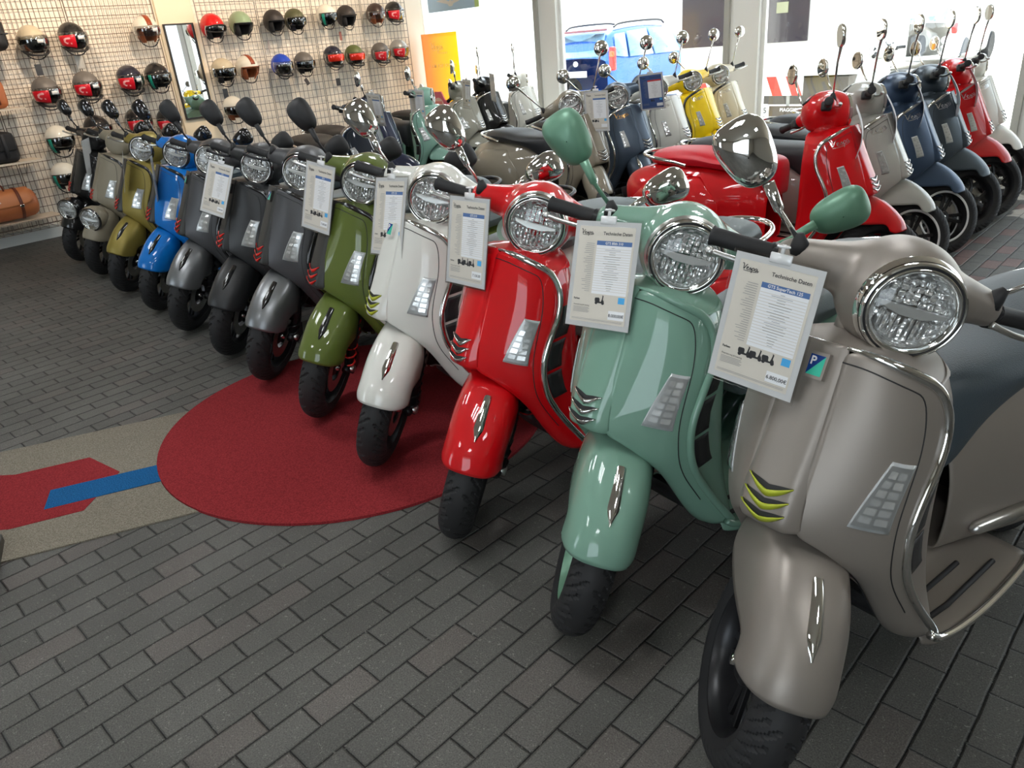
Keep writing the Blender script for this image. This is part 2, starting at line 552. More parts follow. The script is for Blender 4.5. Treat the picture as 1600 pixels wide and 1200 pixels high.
# carpets
def carpet_mat(name, col, col2):
    m = bpy.data.materials.new(name); m.use_nodes = True
    n = m.node_tree; b = n.nodes['Principled BSDF']
    geo = n.nodes.new('ShaderNodeNewGeometry')
    no = n.nodes.new('ShaderNodeTexNoise'); no.inputs['Scale'].default_value = 220; no.inputs['Detail'].default_value = 5
    n.links.new(geo.outputs['Position'], no.inputs['Vector'])
    r = n.nodes.new('ShaderNodeValToRGB')
    r.color_ramp.elements[0].position = 0.35; r.color_ramp.elements[1].position = 0.65
    r.color_ramp.elements[0].color = col; r.color_ramp.elements[1].color = col2
    n.links.new(no.outputs['Fac'], r.inputs[0])
    n.links.new(r.outputs[0], b.inputs['Base Color'])
    bu = n.nodes.new('ShaderNodeBump'); bu.inputs['Strength'].default_value = 0.6; bu.inputs['Distance'].default_value = 0.002
    n.links.new(no.outputs['Fac'], bu.inputs['Height']); n.links.new(bu.outputs['Normal'], b.inputs['Normal'])
    b.inputs['Roughness'].default_value = 0.95; b.inputs['Specular IOR Level'].default_value = 0.1
    return m
beige_c = carpet_mat('beige_carpet', (0.16, 0.14, 0.108, 1), (0.29, 0.262, 0.21, 1))
red_c = carpet_mat('red_carpet', (0.19, 0.018, 0.022, 1), (0.33, 0.035, 0.04, 1))
blue_c = carpet_mat('blue_carpet', (0.008, 0.07, 0.19, 1), (0.02, 0.14, 0.34, 1))
D_ = Vector((0.43, 0.902)).normalized(); N_ = Vector((D_.y, -D_.x))
def nd(nn, d): return tuple(N_ * nn + D_ * d)
RC = Vector((-2.658, 1.629)); RR = 0.84
RC = Vector((-2.658, 1.629)); RR = 0.84
def hit(nn):
    k = N_.dot(RC) - nn; return D_.dot(RC) - math.sqrt((RR + .002) ** 2 - k * k)
run = [nd(-3.553, -1.75), nd(-2.603, -1.75)] + [nd(-2.603 - .95 * i / 16, hit(-2.603 - .95 * i / 16)) for i in range(16)]
run += [nd(-3.45, hit(-3.45) if abs(N_.dot(RC) + 3.45) < RR else .5)] if False else [nd(-3.553, hit(-3.553) if abs(N_.dot(RC) + 3.553) < RR else D_.dot(RC) - .2)]
tag(ob('carpet_runner', MB().prism(run, 0.0005, 0.006).mesh('runner', False), beige_c), 'beige carpet strip leading to the round red carpet', 'carpet')
ca = [(N_.dot(Vector(p)), D_.dot(Vector(p))) for p in [(-3.412, .465), (-3.303, .701), (-3.049, .733), (-2.932, .595), (-2.886, .528), (-2.981, .297)]]
n0 = ca[1][0]; n1 = (ca[4][0] + ca[5][0]) / 2
octa = [nd(-3.33, -0.93), nd(n0, -0.83), nd(n0, -0.765), nd(ca[2][0], ca[2][1] + 0.02), nd(ca[3][0] - 0.02, ca[3][1] + 0.06), nd(n1, ca[4][1]), nd(n1, ca[5][1]), nd(-2.93, -1.25), nd(-3.2, -1.25)]
octa = [(-3.72, 0.19), (-3.42, 0.445), (-3.303, 0.70), (-3.06, 0.733), (-2.875, 0.53), (-2.978, 0.305), (-3.27, 0.03)]
tag(ob('carpet_inlay', MB().prism(octa, 0.0062, 0.0075).mesh('octagon', False), red_c), 'red octagonal carpet inlay on the beige strip', 'carpet')
band = [(-3.14, 0.505), (-2.99, 0.42), (-2.83, 0.86), (-2.97, 0.93)]
band = [nd(-3.055, -0.905), nd(-2.905, -0.905), nd(-2.905, -0.36), nd(-3.055, -0.32)]
tag(ob('carpet_band', MB().prism(band, 0.0077, 0.0088).mesh('band', False), blue_c), 'blue carpet band from the red octagon to the round carpet', 'carpet')
circ = [(RC.x + RR * cos(2 * pi * i / 96), RC.y + RR * sin(2 * pi * i / 96)) for i in range(96)]
mb = MB().prism(circ, 0.0005, 0.011)
tag(ob('round_carpet', mb.mesh('round', False), red_c), 'round red carpet under the white, green and grey scooters', 'carpet')
# corner of a low dark display foot at the left edge
pts = [(-2.905, 0.272), (-2.50, 0.135), (-3.1, -0.25), (-3.35, 0.02)]
t = tag(ob('display_foot', MB().prism(pts, 0.0080, 0.036).mesh('foot', False), mat('dark_board', srgb(60, 58, 52), rough=0.4)),
        'dark flat display stand foot cut off by the left edge of the picture', 'display stand')

# ------------------------------------------------------------------ the scooters: meshes in scooter space
# x forward, y left, z up, origin on the floor under the front axle
TILT = 0.4294
AX_O = Vector((0.09, 0, 0)); AX_D = Vector((-sin(TILT), 0, cos(TILT)))
def steer_matrix(a):
    return Matrix.Translation(AX_O) @ Matrix.Rotation(a, 4, AX_D) @ Matrix.Translation(-AX_O)

# --- leg shield front panel: rows from top to bottom, columns from the centre crease to the edge
SH = [
 [(-.153,.05,.922),(-.160,.09,.918),(-.177,.125,.904),(-.203,.157,.884),(-.234,.178,.860)],
 [(-.138,.052,.882),(-.146,.095,.879),(-.167,.135,.867),(-.203,.169,.849),(-.248,.189,.832)],
 [(-.115,.054,.830),(-.128,.10,.826),(-.155,.145,.815),(-.195,.180,.803),(-.255,.198,.790)],
 [(-.085,.056,.760),(-.104,.10,.757),(-.138,.15,.750),(-.182,.186,.742),(-.243,.202,.733)],
 [(-.055,.057,.690),(-.077,.10,.688),(-.115,.15,.682),(-.160,.187,.676),(-.207,.202,.672)],
 [(-.032,.058,.625),(-.057,.10,.622),(-.099,.15,.617),(-.141,.187,.612),(-.177,.200,.608)],
 [(-.022,.060,.580),(-.055,.10,.566),(-.097,.15,.560),(-.139,.187,.553),(-.172,.199,.548)],
 [(-.075,.104,.545),(-.088,.125,.515),(-.112,.155,.503),(-.145,.186,.495),(-.182,.199,.490)],
 [(-.142,.124,.475),(-.140,.14,.460),(-.150,.16,.450),(-.175,.186,.440),(-.212,.200,.430)],
 [(-.183,.138,.390),(-.180,.15,.385),(-.193,.17,.375),(-.220,.192,.370),(-.255,.205,.363)],
 [(-.233,.148,.300),(-.233,.16,.297),(-.243,.18,.294),(-.268,.20,.295),(-.300,.216,.300)],
 [(-.272,.140,.262),(-.275,.155,.258),(-.285,.18,.257),(-.302,.20,.260),(-.325,.212,.270)],
]
m_panel = solid(grid(SH, mirror=True, name='front_panel'), 0.007, 2)
BV = BVHTree.FromPolygons([v.co for v in m_panel.vertices], [tuple(p.vertices) for p in m_panel.polygons])
def on_panel(y, z, off=0.002):
    h = BV.ray_cast(Vector((0.5, y, z)), Vector((-1, 0, 0)))
    if h[0] is None:
        h = BV.find_nearest(Vector((-0.15, y, z)))
    nrm = h[1] if h[1].x > 0 else -h[1]
    return h[0] + nrm * off
EDGE = [r[-1] for r in SH]
def edge_curve(off=0.0):
    e = [(r[0], r[1] + off, r[2]) for r in EDGE]
    top = [(r[0] - 0.001, r[1], r[2] + off) for r in SH[0]][:4]
    return top + e
# edge bead, one tube right round
def smooth_path(p, it=2):
    p = [Vector(q) for q in p]
    for _ in range(it):
        q = [p[0]]
        for a, b in zip(p, p[1:]):
            q += [a * 0.75 + b * 0.25, a * 0.25 + b * 0.75]
        q.append(p[-1]); p = q
    return p
ep = smooth_path([(r[0] - 0.006, r[1] * 1.0, r[2]) for r in ([SH[0][0], SH[0][1], SH[0][2], SH[0][3]] + EDGE)])
left = ep; right = [Vector((v.x, -v.y, v.z)) for v in ep]
m_edge = MB().tube(right[::-1] + left, [max(.004, min(.0105, .004 + (abs(v.y) - .06) * .09)) for v in right[::-1] + left], 10).mesh('shield_trim')
# flat chrome band beside the bead
m_groove = MB()
for s in (1, -1):
    pts = []
    for r in SH[:10]:
        a, b = Vector(r[-1]), Vector(r[-2])
        pts.append(a.lerp(b, 0.85))
    top = [Vector(r) + Vector((0, 0, -0.03)) for r in SH[0][:3]]
    path = smooth_path([Vector((0, r[1], r[2] - .022)) for r in SH[0][:4]] + pts[1:], 2)
    q = [on_panel(v.y, v.z, .0004) for v in path]
    m_groove.tube([(v.x, v.y * s, v.z) for v in q], 0.0013, 6)
m_groove = m_groove.mesh('panel_seam')

# --- horn cover (the "tie") and its gills
TI = []
for xc, xp, z, w in [(-.150,-.155,.928,.044),(-.137,-.143,.900,.046),(-.110,-.119,.840,.048),(-.076,-.088,.765,.050),
                     (-.039,-.057,.690,.053),(-.013,-.036,.640,.056),(-.001,-.028,.605,.058),(-.004,-.028,.584,.058)]:
    TI.append([(xc, 0, z), (xc - .001, w * .45, z), (xc - .003, w * .80, z), (xc * .4 + xp * .6, w, z), (xp - .006, w + .012, z)])
TI.append([(-.050, 0, .572), (-.050, .025, .572), (-.050, .045, .572), (-.055, .055, .572), (-.062, .064, .574)])
m_tie = solid(grid(TI, mirror=True, name='horn_cover'), 0.004, 2)
BT = BVHTree.FromPolygons([v.co for v in m_tie.vertices], [tuple(p.vertices) for p in m_tie.polygons])
def on_tie(y, z, off=0.001):
    h = BT.ray_cast(Vector((0.5, y, z)), Vector((-1, 0, 0)))
    if h[0] is None: h = BT.find_nearest(Vector((0, y, z)))
    nrm = h[1] if h[1].x > 0 else -h[1]
    return h[0] + nrm * off
def gill(z0, blade=True):
    vs = []; fs = []
    N = 14
    for i in range(N + 1):
        t = -1 + 2 * i / N
        y = t * 0.047
        zc = z0 + 0.016 * abs(t) ** 1.3
        hw = 0.0085 * (1 - abs(t) ** 2.2) + 0.0012
        if blade:
            vs += [on_tie(y, zc + hw * .2, .0065), on_tie(y, zc - hw, .0012)]
        else:
            vs += [on_tie(y, zc + hw * 1.25, .0012), on_tie(y, zc - hw * .6, .0014)]
    for i in range(N):
        fs.append((2 * i, 2 * i + 1, 2 * i + 3, 2 * i + 2))
    return vs, fs
m_gills, m_slots = [], []
for z0 in (.657, .632, .607):
    v, f = gill(z0); m_gills.append(solid(new_mesh('gill', v, f), 0.002))
    v, f = gill(z0, False); m_slots.append(new_mesh('slot', v, f))
# badge on top of the tie
def patch(ys, zs, fn, off, name):
    """quad patch: ys/zs are functions of u,v in 0..1"""
    n = 8; vs = []; fs = []
    for i in range(n + 1):
        for j in range(n + 1):
            vs.append(fn(ys(i / n, j / n), zs(i / n, j / n), off))
    for i in range(n):
        for j in range(n):
            a = i * (n + 1) + j
            fs.append((a, a + n + 1, a + n + 2, a + 1))
    return new_mesh(name, vs, fs)
bc = on_tie(0.013, 0.886, 0.0)
bt = on_tie(0, 0.90, 0.0); bb = on_tie(0, 0.86, 0.0)
b_up = (bt - bb).normalized(); b_n = Vector((0, 1, 0)).cross(b_up).normalized()
if b_n.x < 0: b_n = -b_n
def badge_box(w, h, d, off):
    q = Matrix((Vector((0, 1, 0)), b_up, b_n)).transposed()
    return MB().box(bc + b_n * off, (w, h, d), q)
m_badge_frame = badge_box(.040, .050, .012, .003).mesh('badge_frame', False)
def badge_tri(pts, off):
    return new_mesh('tri', [bc + Vector((0, 1, 0)) * a + b_up * b + b_n * off for a, b in pts], [tuple(range(len(pts)))], False)
m_badge_blue = badge_tri([(-.015, -.019), (-.015, .019), (.015, .019)], .0095)
m_badge_green = badge_tri([(-.015, -.019), (.015, .019), (.015, -.019)], .0095)
_t = text_mesh('P', .022, bold=0.0006)
_t.transform(Matrix.Translation(bc + b_n * .0100 + Vector((0, 1, 0)) * -.0125 + b_up * .0005) @ Matrix((Vector((0, 1, 0)), b_up, b_n)).transposed().to_4x4())
m_badge_p = _t

# --- turn signals set into the shield
def quadfn(c):
    (y0, z0), (y1, z1), (y2, z2), (y3, z3) = c    # BL BR TR TL
    ys = lambda u, v: (y0 * (1 - u) + y1 * u) * (1 - v) + (y3 * (1 - u) + y2 * u) * v
    zs = lambda u, v: (z0 * (1 - u) + z1 * u) * (1 - v) + (z3 * (1 - u) + z2 * u) * v
    return ys, zs
def shrink(c, k):
    cy = sum(p[0] for p in c) / 4; cz = sum(p[1] for p in c) / 4
    return [(cy + (y - cy) * k, cz + (z - cz) * k) for y, z in c]
LENS = {'gts': [(.132, .617), (.180, .601), (.186, .722), (.163, .734)],
        'prim': [(.128, .630), (.160, .624), (.166, .738), (.143, .744)]}
m_sig = {}
for st, cc in LENS.items():
    for s in (1, -1):
        fn = lambda y, z, o: (lambda p: Vector((p.x, p.y * s, p.z)))(on_panel(y, z, o))
        bez = patch(*quadfn(shrink(cc, 1.06)), fn, .0008, 'signal_bezel')
        ref = patch(*quadfn(shrink(cc, 0.96)), fn, .0034, 'signal_reflector')
        gl = patch(*quadfn(cc), fn, .0065, 'signal_glass')
        # bright lens segments
        seg = MB()
        ys, zs = quadfn(shrink(cc, 0.86))
        for i in range(2):
            for j in range(6):
                u0, v0 = .08 + i * .48, .03 + j * .165
                q = [fn(ys(u0 + a * .38, v0 + b * .12), zs(u0 + a * .38, v0 + b * .12), .0040 + .0018 * ((i + j) % 2) * (1 - b)) for a, b in ((0, 0), (1, 0), (1, 1), (0, 1))]
                seg.add(q, [(0, 1, 2, 3)])
        m_sig[(st, s)] = (bake(bez, [('SOLIDIFY', dict(thickness=.003, offset=0))]), ref, seg.mesh('signal_segment', False), gl)

# --- inner shield: closes the back of the leg shield, with the side grilles
IN = []
for i, r in enumerate(SH):
    x, y, z = r[-1]
    yb = y - .030
    xb = -.345 - .05 * max(0, (.9 - z)) * .6
    xb = min(xb, x - .03)
    zt = min(z, .90)
    IN.append([(x - .004, y - .002, z), (x * .6 + xb * .4, y - .008, z - .004), (xb, yb, min(z - .006, .885) + (.004 if i == 0 else 0)), (xb - .02, yb * .55, min(z, .895) + (.028 if i == 0 else 0)), (xb - .025, 0, min(z, .9) + (.036 if i == 0 else 0))])
m_inner = solid(grid(IN, mirror=True, name='inner'), 0.004, 2)
top = []
for j in range(5):
    a = Vector(SH[0][j]); b = Vector((-.362 + .018 * (SH[0][j][1] / .178) ** 2, SH[0][j][1] * .83, .897 - .038 * (SH[0][j][1] / .178) ** 2))
    d_ = Vector((0, .006, -.014)) if j == 4 else Vector((0, 0, 0))
    top.append([a + Vector((-.003, 0, -.002)) + d_ * .3, a.lerp(b, .35) + Vector((0, 0, .008)) + d_, a.lerp(b, .7) + Vector((0, 0, .004)) + d_, b + d_])
top = [[Vector((-.152, 0, .923)), Vector((-.23, 0, .925)), Vector((-.30, 0, .912)), Vector((-.36, 0, .897))]] + top
m_top = sub(grid(top, mirror=True, name='shield_top'), 1)
# vents between the shield edge and the inner shield
BI = BVHTree.FromPolygons([v.co for v in m_inner.vertices], [tuple(p.vertices) for p in m_inner.polygons])
def vent(s, z0, z1):
    vs = []; fs = []; n = 6
    for i in range(n + 1):
        z = z0 + (z1 - z0) * i / n
        # edge x at this height
        for a, b in zip(SH, SH[1:]):
            if b[-1][2] <= z <= a[-1][2]:
                t = (z - b[-1][2]) / (a[-1][2] - b[-1][2] + 1e-9); xe = b[-1][0] * (1 - t) + a[-1][0] * t
        for k in range(4):
            x = xe - .022 - .020 * k
            h = BI.ray_cast(Vector((x, .4, z)), Vector((0, -1, 0)))
            y = (h[0].y if h[0] is not None else .19) + .0015
            vs.append(Vector((x, y * s, z)))
    for i in range(n):
        for k in range(3):
            a = i * 4 + k
            fs.append((a, a + 1, a + 5, a + 4))
    return solid(new_mesh('side_vent', vs, fs), .001, 0, 1)
m_vents = [vent(s, a, b) for s in (1, -1) for a, b in ((.47, .555), (.565, .65), (.66, .75))]
# wheel well liner
m_well = MB()
WL = []
for x, y, z in [(-.03, .058, .575), (-.075, .10, .545), (-.142, .12, .475), (-.183, .135, .390), (-.233, .145, .300), (-.272, .14, .262)]:
    WL.append([(x - .004, y - .003, z), (x - .07, y - .012, z + .015), (x - .13, y * .6, z + .03), (x - .14, 0, z + .035)])
m_well = solid(grid(WL, mirror=True, name='well'), .002, 1)

# --- floorboard
FB = []
for x, w, z in [(-.312, .200, .262), (-.335, .216, .256), (-.38, .226, .250), (-.48, .230, .248), (-.58, .230, .250), (-.66, .228, .258), (-.74, .222, .272)]:
    hump = .05 if x < -.3 else .02
    FB.append([(x, 0, z + hump), (x, .055, z + hump), (x, .075, z + .004), (x, w - .022, z), (x, w, z - .010), (x, w - .004, z - .030)])
m_floor = solid(grid(FB, mirror=True, name='floorboard'), .003, 2)
PN = [[(x, 0, z - .045), (x, .12, z - .045), (x, w - .03, z - .038), (x, w - .012, z - .018)] for x, w, z in [(-.315, .19, .262), (-.38, .224, .250), (-.58, .228, .250), (-.74, .220, .272)]]
PN = [[(p[0] - .005, p[1], p[2] + .06) for p in PN[0]]] + PN
m_pan = solid(grid(PN, mirror=True, name='under_pan'), .003, 1)
m_strips = []
for s in (1, -1):
    m_strips.append(MB().tube([(-.33, s * .125, .256), (-.45, s * .128, .253), (-.60, s * .128, .257)], .0065, 8).mesh('foot_strip'))
    m_strips.append(MB().tube([(-.32, s * .175, .256), (-.45, s * .182, .252), (-.66, s * .180, .262)], .0065, 8).mesh('foot_strip'))
m_sills = {}
for s in (1, -1):
    m_sills[s] = MB().tube(smooth_path([(-.305, s * .218, .278), (-.33, s * .224, .258), (-.40, s * .232, .246), (-.52, s * .236, .243), (-.66, s * .233, .252), (-.76, s * .225, .268)]), .0095, 10).mesh('sill_trim')

# --- rear body
def sect(x, w, zt, zb, wt=.62, k=.5, n=10):
    """half section from top centre to bottom centre"""
    h = zt - zb
    return [(x, 0, zt), (x, w * wt * .5, zt), (x, w * wt, zt - h * .02), (x, w * (wt * .45 + .48), zt - h * .13), (x, w * .93, zt - h * .30), (x, w, zt - h * .52),
            (x, w * .985, zt - h * .75), (x, w * .92, zb + h * .06), (x, w * .80, zb), (x, 0, zb + .004)]
BD = [sect(-.555, .105, .600, .29, .7), sect(-.60, .125, .640, .29, .7), sect(-.66, .140, .675, .285, .6), sect(-.74, .172, .700, .28, .55),
      sect(-.84, .215, .712, .285, .52), sect(-.95, .242, .716, .300, .50), sect(-1.07, .252, .716, .318, .50), sect(-1.19, .250, .712, .338, .5),
      sect(-1.30, .236, .700, .366, .48), sect(-1.39, .208, .680, .405, .48), sect(-1.46, .165, .652, .45, .5), sect(-1.505, .105, .615, .49), sect(-1.52, .05, .59, .53)]
# hip: the cowls swell a little below the seat
m_body = solid(grid(BD, mirror=True, name='body'), .004, 2)
BB = BVHTree.FromPolygons([v.co for v in m_body.vertices], [tuple(p.vertices) for p in m_body.polygons])
def on_body(x, z, off=.002, s=1):
    h = BB.ray_cast(Vector((x, .6 * s, z)), Vector((0, -s, 0)))
    if h[0] is None: h = BB.find_nearest(Vector((x, .24 * s, z)))
    nn = h[1] if h[1].y * s > 0 else -h[1]
    return h[0] + nn * off
# side cowl: raised bulge over the engine with a step in front
m_cowl = {}
for s in (1, -1):
    vs = []; fs = []
    U, V = 18, 10
    for i in range(U + 1):
        u = i / U
        x = -.80 - .60 * u
        zt = .665 - .03 * u - .13 * max(0, u - .72) / .28
        zb = .34 + .05 * u + .02
        zt -= .16 * max(0, .22 - u) / .22
        for j in range(V + 1):
            v = j / V
            z = zb + (zt - zb) * v
            bul = .026 * (max(0, sin(pi * u)) ** .8) * (max(0, sin(pi * v)) ** .7)
            vs.append(on_body(x, z, .002 + bul, s))
    for i in range(U):
        for j in range(V):
            a = i * (V + 1) + j
            fs.append((a, a + 1, a + V + 2, a + V + 1))
    m_cowl[s] = solid(new_mesh('side_cowl', vs, fs), .003, 1)
m_peg = {}
for s in (1, -1):
    p0 = on_body(-.625, .345, .010, s); p1 = on_body(-.80, .375, .010, s)
    m_peg[s] = MB().tube([p0, p0.lerp(p1, .08), p0.lerp(p1, .9), p1], [.006, .016, .017, .010], 12).mesh('foot_peg')

# --- seat
def seat_sect(x, w, zt, zb, r=.8):
    return [(x, 0, zt), (x, w * .55, zt - .003), (x, w * .86, zt - .016), (x, w, zt - .045), (x, w * 1.0, (zt + zb) / 2), (x, w * .93, zb + .008), (x, w * .8, zb), (x, 0, zb)]
def make_seat(step, drop):
    R = [seat_sect(-.502, .045, .700, .585 - drop * .3), seat_sect(-.512, .082, .738, .545 - drop), seat_sect(-.545, .108, .757, .545 - drop), seat_sect(-.60, .125, .765, .60),
         seat_sect(-.68, .145, .768, .655), seat_sect(-.78, .165, .768, .685), seat_sect(-.88, .175, .772 + step * .5, .695),
         seat_sect(-.94, .172, .785 + step, .70), seat_sect(-1.05, .165, .792 + step, .70), seat_sect(-1.18, .150, .792 + step, .700), seat_sect(-1.29, .120, .782 + step, .698), seat_sect(-1.345, .07, .755, .70)]
    me = grid(R, mirror=True, name='seat')
    bm = bmesh.new(); bm.from_mesh(me)
    bmesh.ops.holes_fill(bm, edges=[e for e in bm.edges if e.is_boundary], sides=40)
    bmesh.ops.recalc_face_normals(bm, faces=bm.faces)
    bm.to_mesh(me); bm.free()
    return sub(me, 2)
m_seat = {'gts': make_seat(.014, .03), 'prim': make_seat(.004, .0)}
m_seat_handle = {}
m_rail = MB().tube(smooth_path([(-1.02, .19, .715), (-1.12, .185, .735), (-1.25, .165, .745), (-1.37, .11, .755), (-1.41, .0, .76), (-1.37, -.11, .755), (-1.25, -.165, .745), (-1.12, -.185, .735), (-1.02, -.19, .715)]), .011, 10).mesh('grab_rail')
m_tail = sub(grid([[(-1.47, .0, .635), (-1.47, .04, .632), (-1.455, .06, .625)], [(-1.53, 0, .62), (-1.525, .045, .618), (-1.49, .065, .61)], [(-1.535, 0, .57), (-1.53, .045, .568), (-1.50, .062, .57)], [(-1.49, 0, .545), (-1.49, .03, .547), (-1.475, .05, .55)]], mirror=True, name='tail'), 2)
m_rear_guard = MB().box((-1.50, 0, .38), (.012, .15, .22), Matrix.Rotation(radians(-18), 3, 'Y')).mesh('mud_flap', False)
m_plate = MB().box((-1.535, 0, .46), (.006, .18, .16), Matrix.Rotation(radians(-14), 3, 'Y')).mesh('plate_holder', False)
m_stand = MB().tube(smooth_path([(-.72, -.06, .24), (-.74, -.12, .12), (-.77, -.14, .018), (-.79, -.11, .012), (-.79, .11, .012), (-.77, .14, .018), (-.74, .12, .12), (-.72, .06, .24)]), .011, 8).mesh('centre_stand')
m_engine = MB().box((-1.05, 0, .30), (.42, .20, .13)).box((-1.24, .05, .26), (.30, .05, .10)).mesh('engine', False)
m_exhaust = MB().tube([(-.95, -.13, .22), (-1.05, -.16, .21)], .02, 12).tube([(-1.05, -.165, .22), (-1.08, -.168, .222), (-1.42, -.168, .275), (-1.45, -.168, .28)], [.03, .05, .052, .03], 18).mesh('exhaust')

# --- wheels
def tyre_mesh():
    nt, R, rb = 352, .236, .158
    prof = []
    for i in range(39):
        a = -1 + 2 * i / 38
        y = .056 * (a if abs(a) < .9 else a)
        # round crown, then sidewall
        th = a * radians(118)
        yy = .056 * sin(th) / 1.0
        rr = (R - .056) + .056 * cos(th)
        if abs(th) > radians(90):
            rr = (R - .056) - (abs(th) - radians(90)) * .046
            yy = math.copysign(.056 - (abs(th) - radians(90)) * .018, th)
        prof.append((yy, rr, a))
    prof = [(-.038, rb, -2)] + prof + [(.038, rb, 2)]
    m = len(prof); vs = []; fs = []
    for k in range(nt):
        th = 2 * pi * k / nt
        for y, r, a in prof:
            d = 0
            if abs(a) < .72:
                s = k / nt * 44
                # swept grooves on both flanks, tips near the centre line
                ph = (s + (abs(a) * 3.2) + (.5 if a > 0 else 0)) % 1
                ln = (int(s + abs(a) * 3.2 + (.5 if a > 0 else 0)) % 3)
                lo = (.10, .30, .16)[ln]
                if ph < .32 and lo < abs(a) < .70: d = .0055
            vs.append(((r - d) * cos(th), y, (r - d) * sin(th)))
    for k in range(nt):
        l = (k + 1) % nt
        for i in range(m - 1):
            fs.append((k * m + i, l * m + i, l * m + i + 1, k * m + i + 1))
    me = MB().add(vs, fs).mesh('tyre')
    return autosmooth(me, 18)
m_tyre = tyre_mesh()
m_rim = autosmooth(MB().lathe([(-.042, .166), (-.046, .160), (-.036, .150), (-.020, .143), (.020, .143), (.036, .150), (.046, .160), (.042, .166), (0, .150)], 'y', 64, closed=True).mesh('rim'), 30)
m_band = MB().lathe([(-.0475, .163), (-.0480, .147)], 'y', 64).lathe([(.0475, .163), (.0480, .147)], 'y', 64)
m_band = bake(m_band.mesh('rim_stripe'), [('SOLIDIFY', dict(thickness=.0015, offset=0))])
sp = MB()
for k in range(5):
    for dk in (-.16, .16):
        a = 2 * pi * k / 5; a2 = a + dk
        p0 = Vector((.035 * cos(a + dk * 1.6), .0, .035 * sin(a + dk * 1.6))); p1 = Vector((.146 * cos(a2), .0, .146 * sin(a2)))
        d = (p1 - p0); L = d.length
        q = d.to_track_quat('X', 'Y').to_matrix()
        sp.box((p0 + p1) / 2, (L, .020, .012), q)
sp.lathe([(-.032, 0), (-.032, .036), (-.022, .048), (.022, .048), (.032, .036), (.032, 0)], 'y', 24)
m_spokes = autosmooth(bake(sp.mesh('spokes'), [('BEVEL', dict(width=.002, segments=1))]), 30)
sp = MB()
for k in range(6):
    for dk in (0.0,):
        a = 2 * pi * k / 6
        p0 = Vector((.03 * cos(a), .0, .03 * sin(a))); pm = Vector((.10 * cos(a + .16), .004, .10 * sin(a + .16))); p1 = Vector((.147 * cos(a - .06), .0, .147 * sin(a - .06)))
        for u, v in ((p0, pm), (pm, p1), (pm, Vector((.147 * cos(a + .42), 0, .147 * sin(a + .42))))):
            d = v - u
            sp.box((u + v) / 2, (d.length + .006, .020, .011), d.to_track_quat('X', 'Y').to_matrix())
sp.lathe([(-.032, 0), (-.032, .036), (-.022, .048), (.022, .048), (.032, .036), (.032, 0)], 'y', 24)
m_spokes2 = autosmooth(sp.mesh('spokes'), 30)
m_disc = autosmooth(MB().lathe([(.036, .060), (.036, .108), (.040, .108), (.040, .060)], 'y', 48, closed=True).mesh('brake_disc'), 30)
m_nut = MB().lathe([(-.052, 0), (-.052, .012), (-.034, .014), (.034, .014), (.052, .012), (.052, 0)], 'y', 10).mesh('axle_nut')
WHT = Matrix.Translation((0, 0, .236))
# fork link, shock and caliper on the left of the wheel
fk = MB()
fk.tube([(-.105, .060, .46), (-.075, .075, .36), (-.060, .082, .275), (-.02, .082, .238), (.008, .078, .236)], [.024, .022, .022, .020, .017], 10)
fk.tube([(-.02, .085, .25), (-.045, .085, .40), (-.075, .075, .52)], [.016, .020, .016], 12)
m_fork = fk.mesh('fork_link')
m_cal = autosmooth(MB().box((-.075, .078, .235), (.07, .045, .085), Matrix.Rotation(.3, 3, 'Y')).mesh('brake_caliper', False))
m_cal = bake(m_cal, [('BEVEL', dict(width=.006, segments=2))])
m_bolt = MB().lathe([(.07, .0), (.07, .016), (.108, .017), (.112, .013), (.112, 0)], 'y', 14, c=(-.02, 0, .240)).mesh('bolt')
m_shock = MB()
hp = [(-.02 - .055 * t / 40 + .023 * cos(t * .9), .085 + .023 * sin(t * .9) - .01 * t / 40, .262 + .21 * t / 40) for t in range(41)]
m_shock = MB().tube(hp, .0045, 6).mesh('shock_spring')

# --- front fender (turns with the wheel)
FD = []
for x, z, w, skirt in [(.203, .378, .050, .006), (.184, .420, .070, .030), (.146, .464, .085, .066), (.090, .505, .094, .105), (.020, .540, .099, .145), (-.060, .563, .100, .175), (-.140, .566, .096, .180), (-.205, .545, .085, .160)]:
    nx = 0.35 if x > .1 else 0
    FD.append([(x, 0, z), (x - .001, w * .34, z - .002), (x - .006, w * .68, z - .011), (x - .018 * (1 if x > .05 else .4), w * .92, z - .012 - skirt * .28),
               (x - .024 * (1 if x > .05 else .4), w * 1.0, z - .010 - skirt * .65), (x - .022 * (1 if x > .05 else .4), w * .985, z - .010 - skirt)])
FD[0] = [(.204, 0, .376), (.201, .026, .374), (.193, .050, .370), (.174, .070, .362), (.146, .084, .352), (.112, .091, .342)]
FD[1] = [(.187, 0, .418), (.185, .030, .415), (.178, .056, .406), (.161, .078, .388), (.135, .092, .368), (.100, .096, .346)]
FD[2] = [(.150, 0, .463), (.148, .030, .460), (.140, .058, .449), (.124, .081, .420), (.104, .092, .388), (.080, .096, .350)]
m_fender = solid(grid(FD, mirror=True, name='front_fender'), .003, 2)
BF = BVHTree.FromPolygons([v.co for v in m_fender.vertices], [tuple(p.vertices) for p in m_fender.polygons])
def on_fender(s_, y, off):
    """s_ 0..1 along the crown from the tip"""
    x = .19 - .20 * s_
    h = BF.ray_cast(Vector((x + .25, y, .236 + (.5 + .3 * s_) * .7)) if False else Vector((x, y, .9)), Vector((0, 0, -1)))
    return (h[0] if h[0] is not None else Vector((x, y, .5))) + Vector((.5, 0, .8)).normalized() * off
vs = []; fs = []
N = 12
